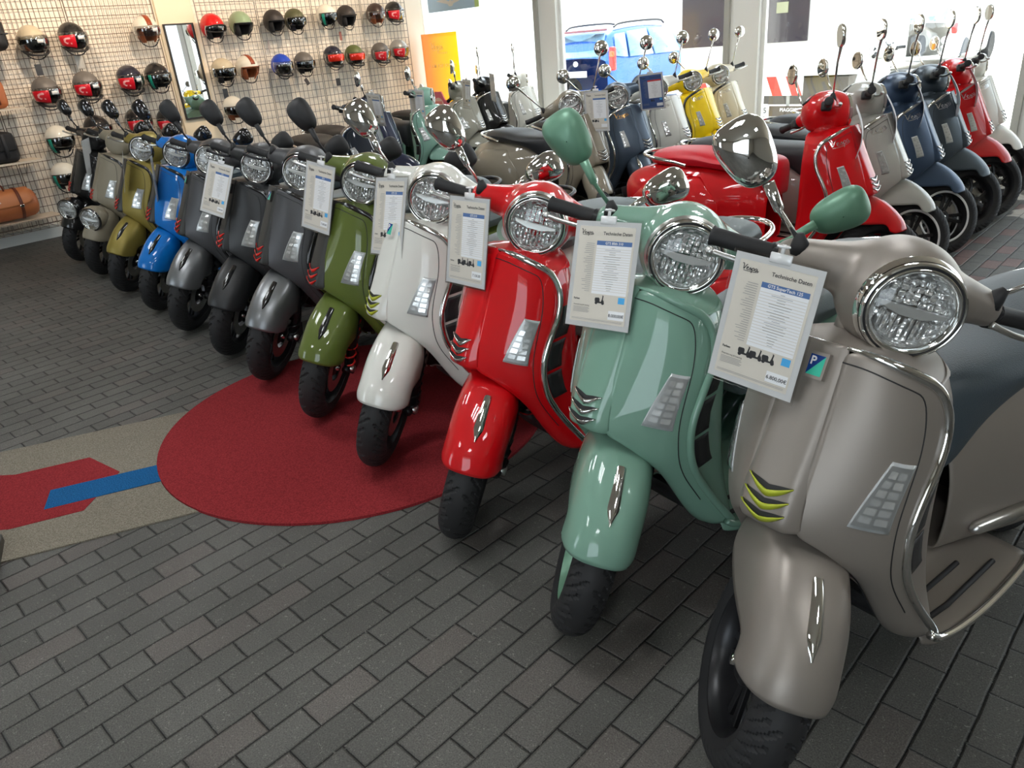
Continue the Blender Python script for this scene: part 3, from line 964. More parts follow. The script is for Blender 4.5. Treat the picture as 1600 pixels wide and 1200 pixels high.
for i in range(N + 1):
    t = i / N
    w = .015 * min(1, .15 + t * 3.4) if t < .25 else (.015 - .005 * (t - .25))
    c = .20 + .66 * t
    hgt = .006 + .004 * sin(pi * t)
    for yy, o in ((-w, .0005), (-w * .55, hgt), (w * .55, hgt), (w, .0005)):
        vs.append(on_fender(c, yy, o))
for i in range(N):
    for j in range(3):
        a = i * 4 + j; fs.append((a, a + 1, a + 5, a + 4))
m_crest = bake(new_mesh('fender_crest', vs, fs), [('SUBSURF', dict(levels=1, render_levels=1))])

# --- headset (turns)
HLC = Vector((-.214, 0, 1.0)); HT = radians(-7)      # face leans back a little
HM = Matrix.Translation(HLC) @ Matrix.Rotation(HT, 4, 'Y')
def headset(nac=1.0, closed=False):
    parts = []
    mb = MB()
    prof = [(.002, .078), (.002, .086), (-.012, .094), (-.04, .104), (-.08, .110), (-.13, .105), (-.18, .086), (-.21, .05), (-.218, 0)]
    prof = [(a * (1 if nac == 1 else .8), r * nac) for a, r in prof] 
    mb.lathe(([(.012, 0), (.008, .05)] if closed else [(-.040 * nac, 0), (-.038 * nac, .068 * nac)]) + prof, 'x', 40)
    me = mb.mesh('n'); me.transform(HM); parts.append(me)
    mb = MB()
    mb.add(*(lambda rows: ([v for r in rows for v in r], [(i * 16 + k, i * 16 + (k + 1) % 16, (i + 1) * 16 + (k + 1) % 16, (i + 1) * 16 + k) for i in range(len(rows) - 1) for k in range(16)] + [tuple(range(16))[::-1], tuple((len(rows) - 1) * 16 + k for k in range(16))]))(
        [[Vector((cx + rx * cos(2 * pi * k / 16), y, cz + rz * sin(2 * pi * k / 16))) for k in range(16)] for y, cx, cz, rx, rz in
         [(-.222, -.372, .978, .022, .026), (-.205, -.366, .984, .034, .036), (-.16, -.350, .994, .042, .040), (-.11, -.335, 1.00, .052, .050), (-.05, -.322, 1.01, .075, .068), (0, -.32, 1.015, .085, .074),
          (.05, -.322, 1.01, .075, .068), (.11, -.335, 1.00, .052, .050), (.16, -.350, .994, .042, .040), (.205, -.366, .984, .034, .036), (.222, -.372, .978, .022, .026)]]))
    parts.append(mb.mesh('w'))
    # collar under the nacelle
    parts.append(MB().add(*(lambda rows: ([v for r in rows for v in r], [(i * 16 + k, i * 16 + (k + 1) % 16, (i + 1) * 16 + (k + 1) % 16, (i + 1) * 16 + k) for i in range(len(rows) - 1) for k in range(16)] + [tuple(range(16))[::-1], tuple((len(rows) - 1) * 16 + k for k in range(16))]))(
        [[Vector((cx + rx * cos(2 * pi * k / 16), ry * sin(2 * pi * k / 16), z)) for k in range(16)] for z, cx, rx, ry in
         [(.925, -.305, .06, .062), (.95, -.305, .07, .075), (.99, -.31, .08, .085)]])).mesh('c'))
    me = join('headset', parts)
    me = bake(me, [('REMESH', dict(mode='VOXEL', voxel_size=.0055, use_smooth_shade=True)), ('CORRECTIVE_SMOOTH', dict(iterations=14, use_only_smooth=True))])
    return me
m_headset = headset(1.0)
m_headset_small = headset(.86, True)
def hl(me): me.transform(HM); return me
m_ring = hl(autosmooth(MB().lathe([(-.004, .0895), (.006, .0895), (.011, .088), (.012, .0855), (.009, .0835)], 'x', 64).mesh('headlight_ring'), 50))
m_ring2 = hl(MB().lathe([(.0098, .0845), (.0075, .0800)], 'x', 64).mesh('headlight_gasket'))
m_ring3 = hl(MB().lathe([(.007, .0812), (.0125, .0790), (.0125, .0755), (.004, .070)], 'x', 64).mesh('inner_ring'))
m_cup = hl(MB().lathe([(.004, .072), (-.010, .066), (-.026, .04), (-.030, 0)], 'x', 48).mesh('reflector_bowl'))
# blocks and ribs inside the lamp
rb = MB()
random.seed(3)
for i in range(9):
    for j in range(4):
        y = -.056 + i * .014; z = .012 + j * .0125
        if y * y + z * z < .058 ** 2:
            rot = Matrix.Rotation(random.uniform(-.5, .5), 3, 'Z') @ Matrix.Rotation(random.uniform(-.5, .5), 3, 'Y')
            rb.box((-.008 + random.uniform(-.004, .004), y, z), (.010, .0115, .0105), rot)
for i in range(11):
    y = -.055 + i * .011
    zb = -math.sqrt(max(0, .060 ** 2 - y * y))
    rot = Matrix.Rotation(random.uniform(-.4, .4), 3, 'Z')
    z1 = -.012 - .004 * random.random()
    if zb < z1 - .006:
        rb.box((-.008, y, (zb + z1) / 2), (.012, .0065, z1 - zb), rot)
m_facets = hl(bake(rb.mesh('facets', False), [('BEVEL', dict(width=.0012, segments=1))], smooth=False))
br = MB()
br.add([(.000, -.064, .007), (.0, .064, .007), (.0, .064, -.001), (.0, .022, -.012), (.0, -.022, -.012), (.0, -.064, -.001),
        (.006, -.06, .006), (.006, .06, .006), (.008, .058, .0), (.010, .02, -.010), (.010, -.02, -.010), (.008, -.058, .0)],
       [(6, 7, 8, 9, 10, 11), (0, 1, 7, 6), (1, 2, 8, 7), (2, 3, 9, 8), (3, 4, 10, 9), (4, 5, 11, 10), (5, 0, 6, 11)])
m_bar = hl(br.mesh('light_bar', False))
m_glass = hl(MB().lathe([(.010, .0760), (.016, .066), (.021, .045), (.0235, .02), (.024, 0)], 'x', 48).mesh('headlight_glass'))
# wide brow of the nacelle in front of the paint (bright ring behind the bezel)
m_brow = hl(MB().lathe([(-.020, .0955), (-.008, .0935), (.000, .0905)], 'x', 64).mesh('brow'))
# grips, levers, mirrors, switches
def side(s):
    d = {}
    a = Vector((-.380, .222 * s, .975)); b = Vector((-.421, .345 * s, .962))
    t = (b - a).normalized()
    d['grip'] = MB().tube([a, a + t * .004, a.lerp(b, .06), a.lerp(b, .5), a.lerp(b, .93), b - t * .002, b], [.016, .0215, .0185, .0178, .0185, .0215, .017], 16).mesh('grip')
    d['switch'] = bake(MB().box((-.385, .215 * s, .968), (.05, .035, .045), Matrix.Rotation(.2 * s, 3, 'Z')).mesh('switch_housing', False), [('BEVEL', dict(width=.008, segments=2))])
    lv = smooth_path([(-.335, .205 * s, .968), (-.330, .225 * s, .965), (-.335, .26 * s, .958), (-.352, .31 * s, .952), (-.366, .345 * s, .950)], 1)
    d['lever'] = MB().tube(lv, [.0075] * 2 + [.0065] * (len(lv) - 4) + [.006, .007], 8).lathe([(-.010, 0), (-.007, .007), (0, .0095), (.007, .007), (.010, 0)], 'y', 12, c=lv[-1]).mesh('brake_lever')
    base = Vector((-.349, .189 * s, 1.0)); top = Vector((-.372, .285 * s, 1.100))
    d['boot'] = MB().tube([base, base + Vector((0, .003 * s, .018)), base + Vector((-.003, .012 * s, .036))], [.020, .017, .008], 14).mesh('rubber_boot')
    d['stem'] = MB().tube([base + Vector((0, .004 * s, .02)), base.lerp(top, .62), base.lerp(top, .66), top + Vector((0, .004 * s, .006))], [.0052, .0052, .0095, .012], 12).mesh('mirror_stem')
    # mirror head, leaning outwards
    ctr = Vector((-.402, .340 * s, 1.140))
    u = Vector((-.05, .74 * s, .67)).normalized(); n = Vector((1, .12 * s, 0.1)).normalized(); w = n.cross(u).normalized(); n = u.cross(w).normalized()
    if n.x < 0: n = -n
    def sup(a, ru, rw, e=3.0):
        c_, s_ = cos(a), sin(a)
        k = (abs(c_) ** e + abs(s_) ** e) ** (-1 / e)
        nar = 1.0 + .18 * c_ * k
        return u * (ru * c_ * k) + w * (rw * s_ * k * nar)
    rows = []
    for off, sc in ((-.012, .90), (-.013, 1.0), (-.004, 1.03), (.012, .92), (.026, .66), (.032, .28), (.033, .02)):
        rows.append([ctr + n * off + sup(2 * pi * k / 28, .068, .050) * sc for k in range(28)])
    d['head'] = bake(grid(rows, closed=True, name='mirror_head'), [('SUBSURF', dict(levels=1, render_levels=1))])
    d['glass'] = new_mesh('mirror_glass', [ctr - n * .0118 + sup(2 * pi * k / 28, .068, .050) * .93 for k in range(28)], [tuple(range(28))], False)
    # round mirror for the slimmer model
    ctr = Vector((-.39, .34 * s, 1.265)); n = Vector((1, .1 * s, .12)).normalized(); u = Vector((0, 1, 0)); w = n.cross(u).normalized(); u = w.cross(n).normalized()
    rows = []
    for off, r in ((-.008, .047), (-.009, .052), (0, .054), (.010, .048), (.018, .030), (.021, .010), (.0215, .001)):
        rows.append([ctr + n * off + u * cos(2 * pi * k / 28) * r + w * sin(2 * pi * k / 28) * r for k in range(28)])
    d['rhead'] = grid(rows, closed=True, name='mirror_head')
    d['rglass'] = new_mesh('mirror_glass', [ctr - n * .0083 + u * cos(2 * pi * k / 28) * .048 + w * sin(2 * pi * k / 28) * .048 for k in range(28)], [tuple(range(28))], False)
    d['rstem'] = MB().tube([base + Vector((0, .004 * s, .02)), base.lerp(ctr, .62), ctr + (base - ctr).normalized() * .046 + Vector((.006, 0, 0)), ctr + (base - ctr).normalized() * .02 + Vector((.012, 0, 0))], [.0048, .0055, .0085, .009], 10).mesh('mirror_stem')
    return d
SIDE = {1: side(1), -1: side(-1)}
m_dash = MB().lathe([(0, 0), (0, .052), (.008, .05), (.012, .044), (.012, 0)], 'z', 24)
m_dash = m_dash.mesh('dashboard'); m_dash.transform(Matrix.Translation((-.398, 0, 1.046)) @ Matrix.Rotation(radians(-42), 4, 'Y') @ Matrix.Scale(.82, 4))
m_column = MB().tube([(-.29, 0, .86), (-.315, 0, .94)], [.062, .058], 20).mesh('steering_collar')
# cone-shaped housing that carries the low headlight of the two rearmost scooters
LOWM = Matrix.Translation((.150, 0, .520)) @ Matrix.Rotation(radians(0), 4, 'Y')
def low(me):
    q = me.copy(); q.transform(LOWM @ HM.inverted()); return q
m_low_pod = MB().lathe([(.0, .090), (-.03, .092), (-.07, .085), (-.12, .065), (-.16, .03), (-.17, 0)], 'x', 40).mesh('low_pod'); m_low_pod.transform(LOWM)
m_low = [low(x) for x in (m_ring, m_ring2, m_ring3, m_cup, m_facets, m_bar, m_glass)]
# word mark on the shield, left of the tie
def shield_word(s):
    me = wordmark(.026, .085)
    for v in me.vertices:
        y = .085 + v.co.x * .9 if s > 0 else -.165 + v.co.x * .9
        z = .835 + v.co.y + (v.co.x * .25)
        p = on_panel(abs(y), z, .0008)
        v.co = Vector((p.x, math.copysign(abs(y), y), z if False else p.z))
    return me

sigbez = mat('signal_bezel', (.5, .52, .52, 1), rough=.2, coat=1)
barm = mat('light_bar_metal', (.62, .62, .60, 1), rough=.3, metal=.5)
sigref = mat('signal_silver', (.42, .42, .41, 1), rough=.35, metal=.5)
sigseg = mat('signal_segment_silver', (.85, .85, .84, 1), rough=.22, metal=.6)
def scooter(spec):
    """one motor scooter: an Empty at the front contact point and all its parts"""
    P = dict(style='gts', trim=chrome, gills=chrome, crest=chrome, mirror=chrome, lever=brushed, seat=seat_grey, steer=radians(48.6),
             tie=None, fender=None, rim=blackmetal, band=None, badge=True, rail=True, low=False, inner=None, word=None, ring=chrome,
             mirrors=(1, -1), signal=True, cowl=None, spokes=m_spokes, brow=None)
    P.update(spec)
    paint = P['paint']
    fen = P['fender'] or paint; tie = P['tie'] or paint; inner = P['inner'] or paint
    t = thing('motor_scooter', P['label'], 'scooter', (P['pos'][0], P['pos'][1], P.get('z', 0)), P['rz'], P.get('group'))
    S = steer_matrix(P['steer'])
    if P['style'] == 'prim':
        pass
    # wheels
    for nm, mw in (('front_wheel', S @ (Matrix.Translation((.035, 0, 0)) if P['style'] == 'prim' else Matrix.Identity(4)) @ WHT), ('rear_wheel', Matrix.Translation((-1.24, 0, .236)))):
        w = ob(nm, m_rim, P['rim'], t, mw)
        ob('tyre', m_tyre, rubber, w)
        ob('spokes', P['spokes'], P['rim'] if P['rim'] != white_paint else blackmetal, w)
        ob('axle_nut', m_nut, chrome, w)
        if P['band']: ob('rim_stripe', m_band, P['band'], w)
        if nm == 'front_wheel': ob('brake_disc', m_disc, brushed, w)
    fkp = ob('fork_link', m_fork, blackmetal, t, S @ (Matrix.Translation((.035, 0, 0)) if P['style'] == 'prim' else Matrix.Identity(4)))
    ob('brake_caliper', m_cal, blackmetal, fkp); ob('bolt', m_bolt, brushed, fkp); ob('shock_spring', m_shock, redplastic if P.get('redspring') else blackmetal, fkp)
    fe = ob('front_fender', m_fender, fen, t, S @ (Matrix.Translation((-.035, 0, .030)) if P['style'] == 'prim' else Matrix.Identity(4)))
    if not P['low']:
        ob('fender_crest', m_crest, P['crest'], fe)
    # front
    sh = ob('leg_shield', m_panel, paint, t)
    ob('inner_shield', m_inner, inner, sh); ob('shield_top', m_top, inner, sh)
    ob('wheel_well', m_well, blackplastic, sh)
    ob('panel_seam', m_groove, blackplastic, sh)
    ob('shield_trim', m_edge, P['trim'] or paint, t)
    tp = ob('horn_cover', m_tie, tie, t)
    for g, s_ in zip(m_gills, m_slots):
        ob('gill', g, P['gills'], tp)
        ob('slot', s_, blackplastic, tp)
    if P['badge']:
        bf = ob('badge', m_badge_frame, tie if P['badge'] is True else chrome, t)
        ob('badge_blue', m_badge_blue, mat('badge_blue', srgb(20, 60, 130), rough=.2), bf)
        ob('badge_green', m_badge_green, mat('badge_green', srgb(60, 190, 160), rough=.2), bf)
        ob('badge_letter', m_badge_p, mat('badge_white', (.85, .87, .86, 1), rough=.3), bf)
    if P['word']:
        ob('lettering', P['word'][0], P['word'][1], sh)
    for s in (1, -1):
        bz, rf, sg, gl = m_sig[(P['style'], s)]
        q = ob('turn_signal', bz, sigbez, t)
        ob('signal_reflector', rf, sigref, q); ob('signal_segment', sg, sigseg, q); ob('signal_glass', gl, clear_glass, q)
    if P['style'] == 'gts':
        for v in m_vents: ob('side_vent', v, blackplastic, sh)
    # floor and rear
    fl = ob('floorboard', m_floor, inner, t); ob('under_pan', m_pan, blackplastic, fl)
    for q_ in m_strips: ob('foot_strip', q_, rubber, fl)
    for s in (1, -1): ob('sill_trim', m_sills[s], P['trim'] or chrome, t)
    bd = ob('rear_body', m_body, paint, t)
    for s in (1, -1):
        ob('side_cowl', m_cowl[s], P['cowl'] or paint, t)
        ob('foot_peg', m_peg[s], brushed, t)
    ob('seat', m_seat[P['style']], P['seat'], t)
    if P['rail']: ob('grab_rail', m_rail, chrome if P['trim'] is not darkchrome else blackmetal, t)
    ob('tail_light', m_tail, red_lens, t)
    ob('mud_flap', m_rear_guard, blackplastic, t); ob('plate_holder', m_plate, blackplastic, t)
    ob('centre_stand', m_stand, blackmetal, t)
    ob('engine', m_engine, blackmetal, t); ob('exhaust', m_exhaust, blackmetal, t)
    # steering
    ob('steering_collar', m_column, blackplastic if P['tie'] else inner, t)
    hs = ob('headset', m_headset_small if P['low'] else m_headset, paint, t, S)
    ob('dashboard', m_dash, blackplastic, hs)
    meshes = m_low if P['low'] else (m_ring, m_ring2, m_ring3, m_cup, m_facets, m_bar, m_glass)
    if P['low']:
        hd = ob('headlight', m_low_pod, paint, t, S)
        ob('headlight_ring', meshes[0], P['ring'], hd)
    else:
        hd = ob('headlight', meshes[0], P['ring'], t, S)
        if P['brow']: ob('headlight_brow', m_brow, P['brow'], hd)
    ob('headlight_gasket', meshes[1], rubber, hd); ob('inner_ring', meshes[2], chrome, hd)
    ob('reflector_bowl', meshes[3], reflector, hd); ob('reflector_facets', meshes[4], reflector, hd)
    ob('light_bar', meshes[5], barm, hd); ob('headlight_glass', meshes[6], clear_glass, hd)
    for s in (1, -1):
        d = SIDE[s]
        ob('grip', d['grip'], rubber, t, S)
        ob('switch_housing', d['switch'], blackplastic if P['style'] == 'gts' else blackplastic, t, S)
        ob('brake_lever', d['lever'], P['lever'], t, S)
        if s in P['mirrors']:
            if P['style'] == 'gts' and not P['low'] or P.get('gmirror'):
                mh = ob('mirror', d['head'], P['mirror'], t, S)
                ob('mirror_glass', d['glass'], mirror_glass, mh)
                ob('mirror_stem', d['stem'], P.get('stem', P['mirror']), mh)
            else:
                mh = ob('mirror', d['rhead'], P['mirror'], t, S)
                ob('mirror_glass', d['rglass'], mirror_glass, mh)
                ob('mirror_stem', d['rstem'], P.get('stem', P['mirror']), mh)
            ob('rubber_boot', d['boot'], rubber, mh)
    return t

# world heading of row A: rear yaw 56.3 deg in the camera frame
RZA = math.atan2(-0.982, -0.189)
wordw = mat('silver_lettering', (.75, .75, .75, 1), rough=.2, metal=1)
g_taupe = mat('satin_taupe', srgb(144, 136, 128), rough=.42, metal=.4)
g_mint = gloss('mint', 120, 158, 140)
mint_satin = satin('mint_mirror', 104, 146, 122, .2, .4)
g_red = gloss('red', 205, 2, 14)
g_white = gloss('white', 222, 222, 214)
g_olive = gloss('olive', 92, 106, 44)
s_dgrey = satin('dark_grey', 78, 78, 80)
s_silver = satin('silver_grey', 132, 134, 136, .7, .36)
s_black = satin('black', 44, 45, 46, .1, .42)
g_blue = gloss('blue', 0, 112, 196)
s_gold = satin('gold_olive', 146, 130, 62, .35, .42)
s_beige = satin('warm_beige', 142, 134, 116, .1, .5)
g_black = gloss('black', 14, 14, 15)
rowA = 'first rank of scooters, nearest the camera'
A = [
 dict(pos=(-.534, 1.152), paint=g_taupe, gills=lime, seat=seat_blue, badge=True, brow=chrome,
      label='satin taupe-grey scooter at the right front, nearest the camera, with lime gills and chrome trim'),
 dict(pos=(-1.063, 1.264), paint=g_mint, gills=chrome, trim=g_mint, mirror=mint_satin, stem=mint_satin, seat=seat_grey, rim=mint_satin, badge=False, brow=brushed,
      label='mint green scooter with mint mirrors, between the taupe and the red scooter'),
 dict(pos=(-1.619, 1.362), paint=g_red, gills=chrome, seat=seat_grey, brow=brushed,
      label='glossy red scooter of the first rank, between the mint and the white scooter'),
 dict(pos=(-2.194, 1.471), paint=g_white, gills=lime, seat=seat_grey, brow=brushed, z=.011,
      label='white scooter standing on the round red carpet, with lime gills and chrome crest'),
 dict(pos=(-2.745, 1.574), paint=g_olive, gills=redplastic, trim=darkchrome, tie=satin('graphite', 62, 62, 60), crest=darkchrome, mirror=blackplastic, ring=darkchrome, z=.011, redspring=True,
      label='olive green scooter with black trim and red gills, next to the white one'),
 dict(pos=(-3.333, 1.655), paint=s_dgrey, fender=s_silver, gills=redplastic, trim=darkchrome, tie=satin('graphite', 62, 62, 60), crest=darkchrome, mirror=blackplastic, lever=blackmetal, ring=darkchrome, z=.011,
      label='matt dark grey scooter with silver fender beside the olive green scooter'),
 dict(pos=(-3.857, 1.724), paint=s_black, gills=redplastic, trim=darkchrome, crest=darkchrome, mirror=blackplastic, lever=blackmetal, ring=darkchrome,
      label='matt black scooter with black fender between two dark grey scooters'),
 dict(pos=(-4.487, 1.779), paint=s_dgrey, fender=s_silver, gills=redplastic, trim=darkchrome, tie=satin('graphite', 62, 62, 60), crest=darkchrome, mirror=blackplastic, lever=blackmetal, ring=darkchrome,
      label='matt dark grey scooter with silver fender beside the bright blue scooter'),
 dict(pos=(-5.088, 1.855), paint=g_blue, gills=redplastic, trim=darkchrome, tie=satin('graphite', 62, 62, 60), crest=darkchrome, mirror=darkchrome, ring=darkchrome, badge=False,
      label='bright blue scooter with black trim and red gills'),
 dict(pos=(-5.774, 1.915), paint=s_gold, gills=redplastic, trim=darkchrome, tie=satin('graphite', 62, 62, 60), crest=darkchrome, mirror=darkchrome, ring=darkchrome, badge=False,
      label='matt gold-olive scooter between the bright blue and the beige one'),
 dict(pos=(-6.51, 2.004), paint=s_beige, gills=redplastic, trim=darkchrome, mirror=darkchrome, ring=darkchrome, low=True, gmirror=True, badge=False,
      label='matt beige scooter with its round headlight low on the front fender'),
 dict(pos=(-7.226, 2.074), paint=g_black, gills=redplastic, trim=darkchrome, mirror=darkchrome, ring=darkchrome, low=True, gmirror=True, badge=False,
      label='glossy black scooter with low fender headlight at the far left end of the rank'),
]
SCO = []
for a in A:
    a.update(rz=RZA, group=rowA)
    SCO.append(scooter(a))

# second rank on the right, heading to the right
wl = shield_word(-1)
band_w = mat('white_rim_stripe', (.78, .78, .78, 1), rough=.4)
s_sb = satin('slate_blue', 62, 80, 104, .4, .36)
s_gg = satin('storm_grey', 74, 84, 92, .5, .38)
g_silver = gloss('silver_beige', 172, 172, 164)
rowB = 'rank of scooters on the right heading right'
B = [
 dict(pos=(-1.38, 4.12), rz=0, steer=.80, paint=g_red, seat=seat_red, label='red scooter with red seat seen from its side, behind the nearest mirrors', redspring=True),
 dict(pos=(-1.38, 4.62), rz=radians(4), steer=.80, paint=g_silver, seat=seat_black, band=band_w, label='silver-grey scooter with white rim stripe beside the red one with red seat'),
 dict(pos=(-1.38, 5.18), rz=radians(5), steer=.80, paint=s_sb, seat=seat_black, band=band_w, label='matt blue scooter with white rim stripe in the right rank'),
 dict(pos=(-1.38, 5.74), rz=radians(5), steer=.80, paint=s_gg, seat=seat_black, spokes=m_spokes2, label='matt storm grey scooter with black spoked wheel in the right rank'),
 dict(pos=(-1.38, 6.28), rz=radians(5), steer=.80, paint=g_red, seat=seat_black, spokes=m_spokes2, label='red scooter with black seat, last but one before the right window post'),
 dict(pos=(-1.44, 6.86), rz=radians(3), steer=.80, paint=g_white, seat=seat_black, spokes=m_spokes2, label='white scooter at the far right end, beside the window post'),
]
for b_ in B:
    b_.update(style='prim', group=rowB, badge=False, word=(wl, wordw))
    SCO.append(scooter(b_))
g_greige = gloss('greige', 138, 130, 114)
g_cream = gloss('cream', 214, 204, 176)
g_yellow = gloss('yellow', 248, 212, 20)
s_slate = satin('slate', 76, 90, 106, .35, .36)
rowC = 'middle rank of scooters with their headlights towards the camera'
wgold = mat('gold_lettering', srgb(200, 150, 80), rough=.25, metal=.8)
Cc = [
 dict(pos=(-3.45, 4.55), rz=radians(-8), steer=-.72, paint=g_greige, seat=seat_black, label='grey-beige scooter with black seat whose headlight faces the camera, left end of the middle rank'),
 dict(pos=(-3.45, 5.12), rz=radians(-9), steer=-.74, paint=s_slate, seat=seat_black, word=(wl, wgold), label='slate blue scooter with gold lettering between grey-beige and white ones'),
 dict(pos=(-3.48, 5.74), rz=radians(-3), steer=-.78, paint=g_white, seat=seat_black, label='white scooter behind a blue price sheet, left of the yellow one'),
 dict(pos=(-3.53, 6.36), rz=0, steer=-.68, paint=g_yellow, seat=seat_black, trim=darkchrome, label='yellow scooter with black edge trim'),
 dict(pos=(-3.60, 6.96), rz=0, steer=-.65, paint=g_cream, seat=seat_black, trim=darkchrome, label='cream scooter right of the yellow one, beside the window post'),
]
for c_ in Cc:
    c_.update(style='prim', group=rowC, badge=False)
    c_.setdefault('word', (wl, wordw))
    SCO.append(scooter(c_))
g_navy = gloss('navy', 22, 30, 58)
g_dark = gloss('night_blue', 20, 30, 42)
g_stone = gloss('stone', 160, 158, 146)
rowD = 'rank of scooters in front of the helmet wall and corner window'
Dd = [
 dict(pos=(-5.42, 4.03), rz=radians(0), steer=.80, paint=g_dark, seat=seat_black, mirrors=(), label='night blue scooter with broad black seat, in front of the mesh wall'),
 dict(pos=(-6.0, 4.66), rz=radians(4), steer=.80, paint=g_navy, seat=seat_black, label='navy scooter with chrome edge beside the mint one in front of the wall'),
 dict(pos=(-5.95, 5.24), rz=radians(0), steer=.75, paint=gloss('light_mint', 142, 186, 168), seat=seat_black, label='pale mint scooter with a price sheet, in front of the wall'),
 dict(pos=(-6.2, 6.02), rz=radians(8), steer=.80, paint=g_stone, seat=seat_black, label='stone grey scooter in front of the bright corner window'),
 dict(pos=(-6.38, 6.56), rz=radians(5), steer=.80, paint=g_black, seat=seat_black, style='prim', label='glossy black scooter in front of the corner window'),
 dict(pos=(-6.35, 7.10), rz=radians(0), steer=.80, paint=g_white, seat=seat_black, style='prim', label='white scooter beside the first window post, behind the black one'),
]
for d_ in Dd:
    d_.update(group=rowD, badge=False)
    SCO.append(scooter(d_))

# ------------------------------------------------------------------ price sheets hung from the handlebars
paper = mat('paper_white', (.74, .74, .73, 1), rough=.55)
paper_beige = mat('paper_beige', srgb(206, 200, 188), rough=.55)
ink = mat('ink_black', (.02, .02, .022, 1), rough=.6)
ink_grey = mat('ink_grey', (.25, .25, .25, 1), rough=.6)
ink_blue = mat('ink_blue', srgb(76, 108, 158), rough=.55)
ink_sky = mat('ink_sky', srgb(70, 165, 222), rough=.55)
ink_navy = mat('ink_navy', srgb(52, 78, 130), rough=.55)
ink_red = mat('ink_red', srgb(200, 60, 60), rough=.55)
table_w = mat('table_white', (.78, .79, .80, 1), rough=.55)
clip_plastic = mat('clip_plastic', (.75, .76, .76, 1), rough=.15, coat=1)
SW, SHH = .205, .29
def rect(x0, y0, x1, y1, z):
    return [(x0, y0, z), (x1, y0, z), (x1, y1, z), (x0, y1, z)]
def rects(lst, z, name):
    mb = MB()
    for r in lst: mb.add(rect(*r, z), [(0, 1, 2, 3)])
    return new_mesh(name, mb.v, mb.f, False)
def moped(cx, cy, s, z):
    """little side view of a scooter, facing right"""
    mb = MB()
    for wx in (-.40, .42):
        mb.add([(cx + s * (wx + .17 * cos(2 * pi * k / 14)), cy + s * (-.28 + .17 * sin(2 * pi * k / 14)), z) for k in range(14)], [tuple(range(14))])
    poly = [(-.62, .12), (-.55, .26), (-.1, .28), (.0, .16), (.02, -.12), (.18, -.14), (.26, .1), (.32, .46), (.26, .54), (.42, .52), (.44, .42), (.40, .1), (.52, -.04), (.56, -.2), (.40, -.12), (.28, -.30), (-.2, -.30), (-.58, -.14)]
    mb.add([(cx + s * x, cy + s * y, z + .0001) for x, y in poly], [tuple(range(len(poly)))])
    return new_mesh('scooter_picture', mb.v, mb.f, False)
m_film = MB().box((SW / 2, -SHH / 2, 0), (SW + .012, SHH + .012, .0012)).mesh('sleeve', False)
m_sheet = MB().box((SW / 2, -SHH / 2, 0), (SW, SHH, .0006)).mesh('sheet', False)
z1, z2, z3 = .00075, .00095, .00115
m_area = rects([(.014, -.014, SW - .014, -SHH + .014)][:1], z1, 'print_area')
for v in m_area.vertices: pass
m_table = rects([(.075, -.062, SW - .020, -.196)], z2, 'table')
m_head = rects([(.075, -.052, SW - .020, -.064)], z3, 'header_bar')
m_rows = rects([(.076, -.066 - i * .0067, SW - .021, -.0672 - i * .0067) for i in range(1, 19)], z3, 'table_rows')
random.seed(5)
ll = []
for i in range(26):
    y = -.060 - i * .0052
    w = random.uniform(.014, .032)
    ll.append((.068 - w, y, .068, y - .0011))
for i in range(20):
    y = -.070 - i * .0060
    w = random.uniform(.010, .055)
    ll.append((.128 - w / 2, y, .128 + w / 2, y - .0010))
for i in range(5):
    ll.append((.022, -.236 - i * .0032, .078 + random.uniform(-.008, 0), -.2370 - i * .0032))
for i in range(2):
    ll.append((.020, -.2665 - i * .0028, SW - .022, -.2673 - i * .0028))
m_lines = rects(ll, z3 + .0001, 'fine_print')
m_sky = rects([(SW - .042, -.200, SW - .022, -.217)], z3, 'blue_square')
m_pbox = rects([(SW - .068, -.238, SW - .018, -.262)], z3, 'price_box')
m_wordp = wordmark(.0108, .12)
_tech = text_mesh('Technische Daten', .0125, bold=.0002)
_farb = text_mesh('Farben', .0072, bold=.0002)
_fin = text_mesh('Finanzierung & Leasing', .0056)
def placed(me, x, y, z):
    q = me.copy(); q.transform(Matrix.Translation((x, y, z))); return q
m_clip = bake(MB().box((SW / 2, .004, 0), (.05, .022, .006)).mesh('clip', False), [('BEVEL', dict(width=.002, segments=1))])
m_loop = MB().tube([(SW / 2 + .012 * cos(2 * pi * k / 12), .030, .012 * sin(2 * pi * k / 12)) for k in range(12)], .003, 6, closed=True).box((SW / 2, .020, 0), (.008, .03, .004)).mesh('clip_loop')
